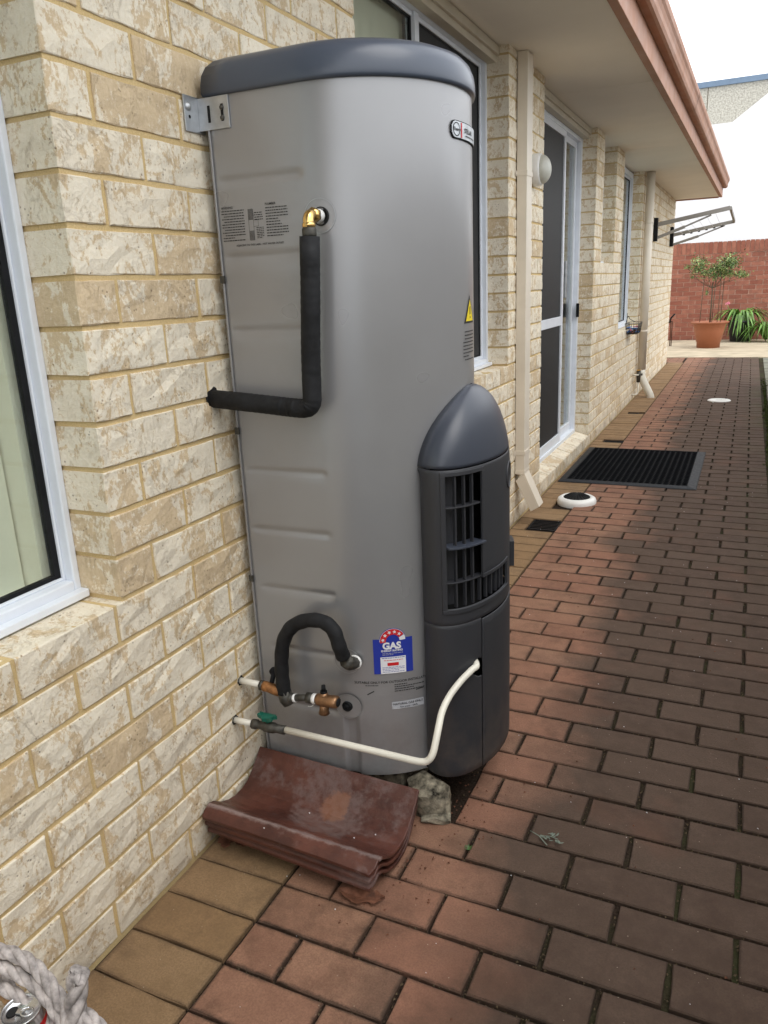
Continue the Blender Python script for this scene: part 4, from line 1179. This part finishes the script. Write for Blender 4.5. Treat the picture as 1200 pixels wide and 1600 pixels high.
# weed sprig lying on the path
wd = thing('weed_sprig', 'wilted grey green weed sprig lying on the path beyond the tile stack', 'weed', (.49, .355, .002))
wd.scale = (.8, .8, .8); wd_st = G().tube([(-.03, .015, .004), (0, 0, .006), (.03, -.028, .004)], .0016, 6).tube([(0, 0, .006), (.03, .008, .008), (.055, .006, .006)], .0012, 6); wd_st.obj('stem', MWEED, wd)
for i in range(16):
    t = i/15; me = leafmesh(.014+.006*random.random(), .007, i, .3, MWEED)
    o = link('leaflet', me, None, wd, (.005+.05*t+random.uniform(-.006, .006), .012-.022*random.random()+(.0 if i % 2 else .008), .004+.004*random.random())); o.rotation_euler = (random.uniform(-.4, .4), random.uniform(-.5, .2), random.uniform(-1.3, 1.3))
wd2 = thing('small_weed', 'tiny green weed growing in a joint between two pavers', 'weed', (.345, .262, -.004))
for i in range(7):
    o = link('leaflet', leafmesh(.012, .005, i+30, .3, MLEAF), None, wd2, (0, 0, 0)); o.rotation_euler = (0, -.5, i*.9)

# ------------------------------------------------------------ rope and can on a low crate
crate = thing('low_crate', 'low wooden crate holding the rope and can, just below the frame', 'crate', (-.10, -.70, 0))
g = G(); g.box(-.095, .10, -.16, .10, .172, .1875); c_ = g.obj('top_board', MSTEM, crate)
for sx in (-.09, .08):
    G().box(sx, sx+.015, -.155, .095, 0, .1715).obj('side_board', MSTEM, crate)
can = thing('drink_can', 'red drink can with open silver lid at bottom left corner', 'can', (-.017, -.630, .1875))
g = G().lathe([(.0001, .004), (.024, .0), (.028, .004), (.033, .012), (.033, .098), (.0315, .104)], (0, 0, 0), 40); g.obj('can_body', MCANR, can)
g = G().lathe([(.0315, .104), (.0275, .1135), (.0268, .1165), (.0275, .1185), (.0262, .1190), (.0248, .1165), (.0240, .1130), (.0001, .1135)], (0, 0, 0), 40); g.obj('lid', MCANS, can)
v = [(.0085*math.cos(2*math.pi*i/20), .013+.0085*math.sin(2*math.pi*i/20)*.9, .1142) for i in range(20)]; G().add(v, [tuple(range(20))]).obj('mouth', MDARK, can)
g = G(); ringp = [(.007*math.cos(2*math.pi*i/20), -.009+.009*math.sin(2*math.pi*i/20), .1160) for i in range(21)]; g.tube(ringp, .0012, 6); g.box(-.004, .004, -.003, .006, .1150, .1165); g.obj('pull_tab', MCANS, can)
can.rotation_euler.z = 1.9
rope = thing('rope', 'bundle of thick off white cotton rope beside the drink can', 'rope', (0, -.60, .1655))
def rtube(name, pts, r_, mat=MROPE, n=8):
    # three twisted strands
    pts = smoothpath(pts, n); ob = None
    g = G()
    L_ = 0; acc = [0]
    for a, b in zip(pts[:-1], pts[1:]): L_ += (b-a).length; acc.append(L_)
    for s in range(3):
        path = []
        for i, p in enumerate(pts):
            t = (pts[min(i+1, len(pts)-1)]-pts[max(i-1, 0)]).normalized(); u_ = t.cross(Vector((.3, .2, 1))).normalized(); w_ = t.cross(u_)
            a = acc[i]/(r_*4.2)*2*math.pi*.55+s*2.094; path.append(p+(u_*math.cos(a)+w_*math.sin(a))*r_*.48)
        g.tube(path, r_*.62, 9)
    o = g.obj(name, mat, rope); o.location = -Vector(rope.location); return o
rtube('thick_end', [(.075, -.630, .17), (.062, -.612, .24), (.056, -.600, .30), (.060, -.590, .352), (.064, -.588, .362)], .0145)
rtube('loop', [(-.16, -.62, .335), (-.10, -.60, .352), (-.04, -.59, .345), (.01, -.595, .322), (.045, -.605, .29), (.06, -.62, .22)], .010)
rtube('loop', [(-.16, -.63, .315), (-.10, -.61, .335), (-.03, -.60, .322), (.02, -.605, .298), (.05, -.615, .26), (.055, -.64, .19)], .0095)
rtube('loop', [(-.15, -.64, .300), (-.08, -.62, .312), (-.02, -.612, .292), (.025, -.618, .262), (.045, -.63, .22), (.04, -.65, .17)], .009)
rtube('loop', [(-.14, -.60, .285), (-.09, -.60, .295), (-.045, -.605, .276), (-.01, -.612, .252), (.02, -.63, .21), (.03, -.65, .17)], .0085)
rtube('tan_loop', [(-.14, -.61, .268), (-.09, -.605, .275), (-.05, -.61, .258), (-.02, -.62, .236), (-.005, -.64, .19)], .0075, MROPEB)
rtube('loop', [(.05, -.598, .30), (.078, -.590, .285), (.097, -.592, .255), (.105, -.60, .21), (.10, -.61, .17)], .0098)
rtube('loop', [(.055, -.602, .268), (.078, -.600, .255), (.088, -.605, .225), (.085, -.615, .17)], .009)

# ------------------------------------------------------------ square downpipe, light, round downpipe
dp = thing('square_downpipe', 'cream rectangular downpipe with angled shoe between window and glass door', 'downpipe', (XW, 2.82, 0))
def rp(name, g, mat, bevel=.002): o = g.obj(name, mat, dp, bevel=bevel); o.location = -Vector(dp.location); return o
rp('pipe', G().box(XW+.002, XW+.052, 2.770, 2.868, .285, 2.30), MDP)
for zc_ in (.395, 1.775): rp('strap', G().box(XW+.0018, XW+.0545, 2.7675, 2.8705, zc_-.012, zc_+.012).box(XW+.0005, XW+.003, 2.75, 2.7673, zc_-.012, zc_+.012), MDP, .001)
rp('collar', G().box(XW+.001, XW+.0535, 2.7685, 2.8695, .278, .300), MDP)
v = [(XW+.003, 2.772, .285), (XW+.050, 2.772, .285), (XW+.050, 2.866, .285), (XW+.003, 2.866, .285), (XW+.050, 2.772, .030), (XW+.115, 2.772, .060), (XW+.115, 2.866, .060), (XW+.050, 2.866, .030)]
v = [(XW+.004, 2.772, .240), (XW+.051, 2.772, .288), (XW+.051, 2.866, .288), (XW+.004, 2.866, .240), (XW+.088, 2.772, .075), (XW+.135, 2.772, .105), (XW+.135, 2.866, .105), (XW+.088, 2.866, .075)]
rp('shoe', G().add(v, [(0, 1, 2, 3), (0, 4, 5, 1), (1, 5, 6, 2), (2, 6, 7, 3), (3, 7, 4, 0)]), MDP)
rp('shoe_mouth', G().add([(XW+.091, 2.775, .079), (XW+.133, 2.775, .106), (XW+.133, 2.863, .106), (XW+.091, 2.863, .079)], [(0, 1, 2, 3)]), MDP, 0)
lt = thing('wall_light', 'white round bulkhead wall light with frosted half hood beside the glass door', 'wall light', (XW, 3.10, 1.825)); lt.scale = (.95, .88, .88)
G().lathe([(.0001, 0), (.088, 0), (.09, .006), (.088, .040), (.082, .048), (.070, .050), (.066, .047), (.0001, .047)], (0, 0, 0), 40, 'x').obj('base', MWHITE, lt)
hd = G(); v = []; f = []; n = 24; m_ = 8
for j in range(m_+1):
    a = math.pi/2*j/m_; rr2, hh = .080*math.cos(a), .047+.050*math.sin(a)
    for i in range(n): b = 2*math.pi*i/n; v.append((hh, rr2*math.cos(b)*1.0, rr2*math.sin(b)))
for j in range(m_):
    for i in range(n): q = j*n+i; q2 = j*n+(i+1) % n; f.append((q, q2, q2+n, q+n))
hd.add(v, f, 0, True).obj('hood', MLIME, lt)
G().lathe([(.0001, .055), (.004, .055), (.004, .047)], (0, -.076, 0), 10, 'x').obj('screw', MGALV, lt)
rd = thing('round_downpipe', 'round cream downpipe with slanted outlet near the far end of the wall', 'downpipe', (-.18, 7.78, 0))
def r2(name, g, mat, bevel=0): o = g.obj(name, mat, rd, bevel=bevel); o.location = -Vector(rd.location); return o
r2('pipe', G().tube([(-.18, 7.72, 2.30), (-.18, 7.72, .30)], .043, 20), MDP)
r2('strap', G().lathe([(.044, 0), (.0465, .002), (.0465, .020), (.044, .022)], (-.18, 7.72, 1.80), 20), MDP); r2('strap', G().lathe([(.044, 0), (.0465, .002), (.0465, .020), (.044, .022)], (-.18, 7.72, .70), 20), MDP)
r2('outlet', G().tube(fillet([(-.18, 7.72, .30), (-.175, 7.70, .22), (-.075, 7.68, .035), (-.06, 7.68, -.02)], .04, 5), .041, 20), MPVC)
tap = thing('garden_tap', 'dark wall tap with thin white pipe beside the round downpipe', 'tap', (XW, 7.50, .25))
G().tube(fillet([(0, -.05, .02), (.05, -.05, .02), (.055, 0, .02)], .02, 4), .008, 8).obj('white_pipe', MPVC, tap)
G().tube([(.055, .0, -.06), (.055, 0, .06)], [.02, .024], 10).tube([(.055, 0, .02), (.09, .02, .02)], .013, 8).obj('tap_body', MFIT, tap)
G().box(.035, .075, -.03, .02, .062, .075).obj('tap_handle', MBRASS, tap, bevel=.003)
G().tube(fillet([(.055, 0, -.06), (.055, -.005, -.19), (0, -.06, -.19)], .03, 4), .008, 8).obj('lower_pipe', MPVC, tap)

# ------------------------------------------------------------ clothesline
cl = thing('folding_clothesline', 'bronze folding clothesline frame fixed high at the far end of the wall', 'clothesline', (XW, 9.6, 1.8))
def bar(g, a, b, wd_, ht):
    a, b = Vector(a), Vector(b); d_ = (b-a); Ln = d_.length; q = d_.to_track_quat('X', 'Z').to_matrix().to_4x4(); q.translation = a
    g.box(0, Ln, -wd_/2, wd_/2, -ht/2, ht/2, 0, q); return g
YA, YB2 = 8.70, 10.72
def c2(name, g, mat=MARM, bevel=.002): o = g.obj(name, mat, cl, bevel=bevel); o.location = -Vector(cl.location); return o
for yy in (YA, YB2): c2('wall_bracket', G().box(XW+.001, XW+.045, yy-.035, yy+.035, 1.66, 1.915), MRUB)
c2('arm', bar(G(), (XW+.04, YA, 1.842), (.56, YA, 1.965), .045, .043)); c2('arm', bar(G(), (XW+.04, YB2, 1.81), (.566, YB2, 1.934), .045, .043))
c2('front_bar', bar(G(), (.563, YA, 1.963), (.566, YB2, 1.934), .025, .035))
c2('strut', bar(G(), (XW+.03, YA, 1.695), (.10, YA+.01, 1.80), .024, .032)); c2('strut', bar(G(), (.08, YA+.01, 1.793), (.37, YA+.01, 1.905), .014, .018))
c2('strut', bar(G(), (XW+.03, YB2, 1.68), (.13, YB2+.01, 1.775), .024, .032)); c2('strut', bar(G(), (.11, YB2+.01, 1.768), (.45, YB2+.01, 1.89), .014, .018))
for i in range(6):
    t = .18+i*.125; a = Vector((XW+.04, YA, 1.842)).lerp(Vector((.56, YA, 1.965)), t); b = Vector((XW+.04, YB2, 1.81)).lerp(Vector((.566, YB2, 1.934)), t)
    c2('line', G().tube([a+Vector((0, 0, -.02)), (a+b)/2+Vector((0, 0, -.035)), b+Vector((0, 0, -.02))], .0018, 5), MPAPER, 0)
    c2('line_clip', G().box(b.x-.014, b.x+.014, b.y-.018, b.y+.018, b.z-.034, b.z-.020), MRUB, 0)

# ------------------------------------------------------------ peg basket
bk = thing('peg_basket', 'small dark wire basket full of coloured pegs hanging at the farthest window', 'basket', (-.185, 6.95, .74))
g = G(); A = (.062, .175); 
def rrect(hx, hy, z, r_=.02): return fillet([(-hx, 0, z), (-hx, -hy, z), (hx, -hy, z), (hx, hy, z), (-hx, hy, z), (-hx, 0, z)], r_, 3)
g.tube(rrect(.062, .175, .10), .0028, 5); g.tube(rrect(.055, .160, .05), .0018, 5); g.tube(rrect(.048, .145, .0), .0022, 5)
for i in range(13):
    y = -.14+.28*i/12
    for s in (-1, 1): g.tube([(s*.062, y*1.2, .10), (s*.048, y, 0)], .0016, 4)
for i in range(5):
    x = -.04+.08*i/4
    for s in (-1, 1): g.tube([(x*1.25, s*.175, .10), (x, s*.145, 0)], .0016, 4)
for i in range(9): y = -.14+.28*i/8; g.tube([(-.048, y, 0), (.048, y, 0)], .0016, 4)
g.obj('wire_frame', MFIT, bk)
G().tube(smoothpath([(-.055, -.16, .10), (-.04, -.13, .17), (-.03, -.06, .14), (.0, .05, .11), (.03, .12, .10)], 5), .003, 6).tube([(-.05, -.12, .10), (-.05, -.12, .20)], .003, 6).obj('handle', MRUB, bk)
for i in range(34):
    m_ = (MPEGB, MPEGR, MWHITE, MPEGB, MRUST)[i % 5]
    o = link('clothes_peg', G().box(-.005, .005, -.032, .032, -.004, .004).mesh(), m_, bk, (random.uniform(-.035, .035), random.uniform(-.12, .12), random.uniform(.012, .065))); o.rotation_euler = (random.uniform(-.5, .5), random.uniform(-.8, .8), random.uniform(0, 3))

# ------------------------------------------------------------ door mat
mat_ = thing('door_mat', 'large black rubber door mat with a grey rim outside the glass door', 'door mat', (.20, 4.3, 0))
MX0, MX1, MY0, MY1 = -.215, .635, 3.745, 4.88
g = G()
def frust(g, x0, x1, y0, y1, z, i): pass
o_ = [(MX0, MY0), (MX1, MY0), (MX1, MY1), (MX0, MY1)]; i_ = [(MX0+.05, MY0+.045), (MX1-.055, MY0+.045), (MX1-.055, MY1-.045), (MX0+.05, MY1-.045)]
v = [(x, y, .002) for x, y in o_]+[(x+(.006 if x < 0 else -.006), y+(.006 if y < 4 else -.006), .006) for x, y in o_]+[(x, y, .0135) for x, y in i_]+[(x, y, .004) for x, y in i_]
f = [(k, (k+1) % 4, (k+1) % 4+4, k+4) for k in range(4)]+[(k+4, (k+1) % 4+4, (k+1) % 4+8, k+8) for k in range(4)]+[(k+8, (k+1) % 4+8, (k+1) % 4+12, k+12) for k in range(4)]
g.add(v, f); r_ = g.obj('rim', plain('worn_rubber_rim', (.020, .022, .026), .6, 0, .3, .15, 30), mat_); r_.location = -Vector(mat_.location)
g = G(); nx, ny = 20, 27
for i in range(nx):
    for j in range(ny):
        x = MX0+.05+(MX1-MX0-.105)*(i+.5)/nx; y = MY0+.045+(MY1-MY0-.09)*(j+.5)/ny
        hx, hy = (MX1-MX0-.105)/nx*.5, (MY1-MY0-.09)/ny*.5; y += hy*(.5 if i % 2 else -.5)
        m8 = 8; ringv = []
        for k in range(m8):
            a = 2*math.pi*k/m8+math.pi/8
            ringv.append((x+.68*hx*math.cos(a), y+.68*hy*math.sin(a)))
        sq = [(x+hx, y+hy*.42), (x+hx*.42, y+hy), (x-hx*.42, y+hy), (x-hx, y+hy*.42), (x-hx, y-hy*.42), (x-hx*.42, y-hy), (x+hx*.42, y-hy), (x+hx, y-hy*.42)]
        v = [(a, b, .0105) for a, b in sq]+[(a, b, .013) for a, b in ringv]+[(a, b, .004) for a, b in ringv]
        f = [(k, (k+1) % 8, (k+1) % 8+8, k+8) for k in range(8)]+[(k+8, (k+1) % 8+8, (k+1) % 8+16, k+16) for k in range(8)]
        g.add(v, f)
r_ = g.obj('honeycomb', MRUB, mat_, 'stuff'); r_.data.materials[0] = plain('matt_black_rubber', (.007, .0075, .009), .95, 0, .08); r_.location = -Vector(mat_.location)
r_ = G().box(MX0+.04, MX1-.045, MY0+.04, MY1-.04, .001, .0038).obj('mat_base', MDARK, mat_); r_.location = -Vector(mat_.location)

# ------------------------------------------------------------ drains
dr = thing('floor_vent', 'raised white plastic drain ring with black domed grate in front of the downpipe', 'drain', (.0, 3.29, 0))
G().lathe([(.112, -.01), (.114, .012), (.108, .026), (.095, .034), (.080, .034), (.074, .028), (.074, .0)], (0, 0, 0), 48).obj('ring', MWHITE, dr)
g = G(); g.lathe([(.0001, .052), (.03, .050), (.06, .040), (.078, .030)], (0, 0, 0), 32); g.obj('dome', MDARK, dr)
for k in range(10):
    a = k*math.pi/10; o = G().tube([(-.078, 0, .031), (-.045, 0, .048), (0, 0, .055), (.045, 0, .048), (.078, 0, .031)], .0028, 6).obj('grate_bar', MRUB, dr); o.rotation_euler.z = a
for lab, (x, y, a, b, z) in (('black sunken grate in the buff pavers just before the downpipe shoe', (-.078, 2.81, .075, .088, -.006)), ('dark grate in the buff pavers just beyond the door mat', (-.065, 5.18, .085, .055, -.006)), ('small dark grate in the buff pavers under the farthest window', (-.13, 6.61, .07, .06, -.006))):
    t_ = thing('drain_grate', lab, 'drain grate', (x, y, z), 'dark drain grates set in the buff pavers')
    G().box(-a, a, -b, b, -.03, -.02).obj('pit', MDARK, t_)
    g = G(); g.box(-a, a, -b, -b+.006, -.02, 0); g.box(-a, a, b-.006, b, -.02, 0); g.box(-a, -a+.006, -b+.006, b-.006, -.02, 0); g.box(a-.006, a, -b+.006, b-.006, -.02, 0); g.obj('rim', MRUB, t_)
    nb = 7
    for k in range(nb): yy = -b+.012+(2*b-.024)*k/(nb-1); G().box(-a+.006, a-.006, yy-.003, yy+.003, -.012, -.001).obj('bar', MRUB, t_)
pc = thing('inspection_cap', 'round white inspection cap set in the middle of the far path', 'drain cap', (.63, 7.55, 0))
G().lathe([(.112, -.01), (.113, .004), (.105, .010), (.078, .010), (.074, .006), (.0001, .006)], (0, 0, 0), 40).obj('cap', MWHITE, pc)
G().box(-.03, .03, -.006, .006, .0062, .012).obj('grip', MWHITE, pc)

# ------------------------------------------------------------ red boundary wall
rw = thing('red_brick_wall', 'red brick boundary wall with soldier course coping at the end of the path', 'wall', (0, 15.95, 0))
own = 0; gst = G(); cand = []
for n in range(19):
    z0 = n*.0868+.005; xo = -4+(.12 if n % 2 else 0)
    while xo < 3.4: cand.append((xo+.004, xo+.232, z0, z0+.078)); xo += .24
x = -4
while x < 3.4: cand.append((x+.004, x+.078, 1.655, 1.875)); x += .082
cache = {}
for i, (a, b, z0, z1) in enumerate(cand):
    r0 = random.Random(i); dy = r0.uniform(-.003, .003)+(-.006 if z1 > 1.8 else 0)
    dz = r0.uniform(-.004, .004) if z1 > 1.8 else 0
    if a > -.72 and a < 1.3 and own < 298:
        k = (round(b-a, 3), round(z1-z0, 3))
        if k not in cache:
            me = G().box(-k[0]/2, k[0]/2, 0, .1, -k[1]/2, k[1]/2).mesh(); me.materials.append(MRB); cache[k] = me
        o = link('brick', cache[k], None, rw, ((a+b)/2, dy, (z0+z1)/2+dz)); own += 1
    else: gst.box(a, b, dy, .1, z0+dz, z1+dz, r0.random())
gst.obj('side_brick', MRB, rw, 'stuff', attr=True)
G().box(-4, 3.4, .007, .098, -.05, 1.855).obj('mortar', MREDM, rw)
# ------------------------------------------------------------ neighbour's building
nb_ = thing('neighbour_building', 'tall white rendered building with pebble parapet behind the red wall', 'building', (0, 20, 0))
G().box(-14, 14, 2.0, 9, -.05, 5.80).obj('pebble_parapet', MPEB, nb_); G().box(-14.1, 14.1, 1.93, 9.05, 5.802, 5.93).obj('flashing', MBLUEG, nb_)
for x in (-3.2, -.55, 1.0, 3.6): G().box(x-.008, x+.008, 1.994, 2.0, 4.5, 5.799).obj('panel_joint', MSTEM, nb_)
v = [(-14, 0, -.05), (14, 0, -.05), (14, 0, 4.50), (2.6, 0, 6.35), (1.6, 0, 5.7), (.13, 0, 4.62), (-14, 0, 4.60)]; v2 = [(a, 1.9, c) for a, b, c in v]
G().add(v+v2, [tuple(range(7)), tuple(range(13, 6, -1))]+[(i, i+7, (i+1) % 7+7, (i+1) % 7) for i in range(7)]).obj('rendered_wall', MREND, nb_)
# ------------------------------------------------------------ added fence out of frame on the right, to block low sky and bounce light
fe = thing('added_side_fence', 'added unseen fence right of the path, there to shade and bounce light', 'fence', (1.75, 0, 0))
g = G(); v = []; f = []; n = 0; y = -3.6
while y < 9.0:
    for dy, dx in ((0, 0), (.05, 0), (.075, .03), (.125, .03), (.15, 0)):
        v += [(dx, y+dy, -.05), (dx, y+dy, 1.65)]; n += 1
    y += .15
f = [(2*i, 2*i+1, 2*i+3, 2*i+2) for i in range(n-1)]
g.add(v, f); o = g.obj('sheet', MFENCE, fe); m = o.modifiers.new('s', 'SOLIDIFY'); m.thickness = .002
G().box(-.012, .045, -3.6, 9.05, 1.652, 1.69).obj('top_rail', MFENCE, fe)
for yy in (-3.6, -1.2, 1.2, 3.6, 6.0, 8.4): G().box(.035, .075, yy, yy+.05, -.05, 1.649).obj('post', MFENCE, fe)
# ------------------------------------------------------------ bolt rod at the corner
bt = thing('drop_bolt', 'thin rusty drop bolt with black handle at the far corner of the house', 'bolt', (-.205, 11.30, .2))
G().tube(fillet([(0, 0, .06), (0, 0, .42), (.02, 0, .42), (.02, 0, .06)], .01, 3), .007, 6).obj('rod', MRUST, bt); G().tube([(-.02, -.02, .40), (.0, -.02, .47), (.05, -.02, .53)], .012, 8).obj('handle', MRUB, bt)

# ------------------------------------------------------------ pots and plants
tp = thing('terracotta_pot', 'large terracotta coloured plastic pot with a staked young shrub', 'pot', (.215, 14.1, .004))
G().lathe([(.0001, .02), (.18, .02), (.185, .0), (.195, .0), (.2, .10), (.207, .105), (.25, .30), (.272, .40), (.30, .425), (.32, .432), (.322, .452), (.31, .458), (.285, .452), (.26, .43), (.0001, .40)], (0, 0, 0), 48).obj('pot_body', MTPOT, tp)
G().lathe([(.0001, .412), (.262, .412)], (0, 0, 0), 24).obj('soil', MSOIL, tp)
sh = thing('potted_shrub', 'young variegated shrub on thin stakes growing in the terracotta pot', 'shrub', (.215, 14.1, .41))
for i, (dx, dy) in enumerate(((-.17, 0), (.03, .02), (.12, -.02), (.17, .05))): G().tube([(dx*1.0, dy, 0), (dx*.95+.02, dy, .83)], .006, 6).obj('stake', MSTEM, sh)
G().tube([(0, 0, 0), (.005, 0, .35), (.0, .01, .72)], [.014, .012, .009], 8).obj('stem', MSTEM, sh)
r0 = random.Random(21)
clusters = [(-.30, .98, .10, .17, 60), (-.22, 1.02, .13, .15, 190), (-.10, .90, .16, .10, 110), (.03, .84, .12, .10, 90), (.13, .98, .17, .13, 240), (.27, 1.05, .15, .13, 230), (.20, .86, .16, .08, 120), (.42, .84, .13, .07, 80), (.52, .82, .06, .04, 26), (-.45, 1.00, .06, .035, 18), (-.09, .55, .02, .06, 12), (-.33, .82, .04, .03, 12)]
br_ = G()
for cx, cz, sx, sz, nn in clusters: br_.tube(smoothpath([(0, .01, .62), (cx*.4, 0, .70+.1*(cz-.8)), (cx, 0, cz)], 4), .004, 5)
br_.obj('branches', MSTEM, sh)
for mt, nm in ((MLEAFY, 'pale_foliage'), (MLEAF, 'green_foliage')):
    g = G()
    for cx, cz, sx, sz, nn in clusters:
        for i in range(int(nn*(1.15 if mt is MLEAFY else 1.0))):
            p = Vector((r0.gauss(cx, sx*.48), r0.gauss(0, .10), r0.gauss(cz, sz*.48))); s_ = r0.uniform(.014, .027)
            dv = Vector((r0.gauss(0, 1), r0.gauss(0, 1), r0.gauss(0, .8))).normalized(); nv = dv.cross(Vector((r0.gauss(0, 1), r0.gauss(0, 1), r0.gauss(0, 1)))).normalized()
            g.add([p-dv*s_, p+nv*s_*.5, p+dv*s_, p-nv*s_*.5], [(0, 1, 2, 3)])
    g.obj(nm, mt, sh, 'stuff')
bp = thing('black_pot', 'black plastic pot standing against the red brick wall', 'pot', (.72, 15.45, .004))
G().lathe([(.0001, .01), (.175, 0), (.18, .0), (.235, .36), (.25, .365), (.25, .395), (.235, .395), (.22, .36), (.0001, .34)], (0, 0, 0), 40).obj('pot_body', MBPOT, bp)
def straps(root, n, H, seed, spread=1.0, mat=MSTRAP):
    r0 = random.Random(seed)
    for i in range(n):
        a = r0.uniform(0, 6.28); L_ = r0.uniform(.35, .62)*spread; h = r0.uniform(.55, 1.0)*H; w_ = r0.uniform(.016, .030); dirv = Vector((math.cos(a), math.sin(a)*.55, 0)); side = Vector((-dirv.y, dirv.x, 0)).normalized()
        v = []; m_ = 9; drop = r0.uniform(.25, .62)
        for k in range(m_+1):
            t = k/m_; p = dirv*(L_*t)+Vector((0, 0, h*math.sin(min(1, t*1.45)*math.pi/2)-drop*max(0, t-.42)**1.6*2.2)); ww = w_*(1-t**3)+.001
            p += Vector((0, 0, 0)); v += [p-side*ww, p+Vector((0, 0, -.004)), p+side*ww]
        v = [Vector((q.x, q.y, max(q.z, -.33))) for q in v]
        f = []
        for k in range(m_): q = 3*k; f += [(q, q+3, q+4, q+1), (q+1, q+4, q+5, q+2)]
        link('leaf', mk(v, f, True), mat, root)
ag = thing('strappy_plant', 'strap leaved plant arching over the sides of the black pot', 'plant', (.72, 15.45, .37)); straps(ag, 80, .30, 5, 1.25)
G().tube(smoothpath([(-.1, 0, 0), (-.22, -.03, .22), (-.27, -.04, .33)], 4), .004, 5).obj('flower_stem', MSTRAP, ag)
g = G()
for i in range(16): p = Vector((-.27+r0.gauss(0, .02), -.04+r0.gauss(0, .02), .34+r0.gauss(0, .012))); g.add([p, p+Vector((.012, .004, .01)), p+Vector((.004, .012, .016)), p+Vector((-.01, .003, .01))], [(0, 1, 2, 3)])
g.obj('pink_flower', MPEGR, ag)
ag2 = thing('strappy_plant', 'second strap leaved clump at the right edge beside the red wall', 'plant', (1.16, 15.2, .05)); straps(ag2, 60, .42, 9, 1.0)
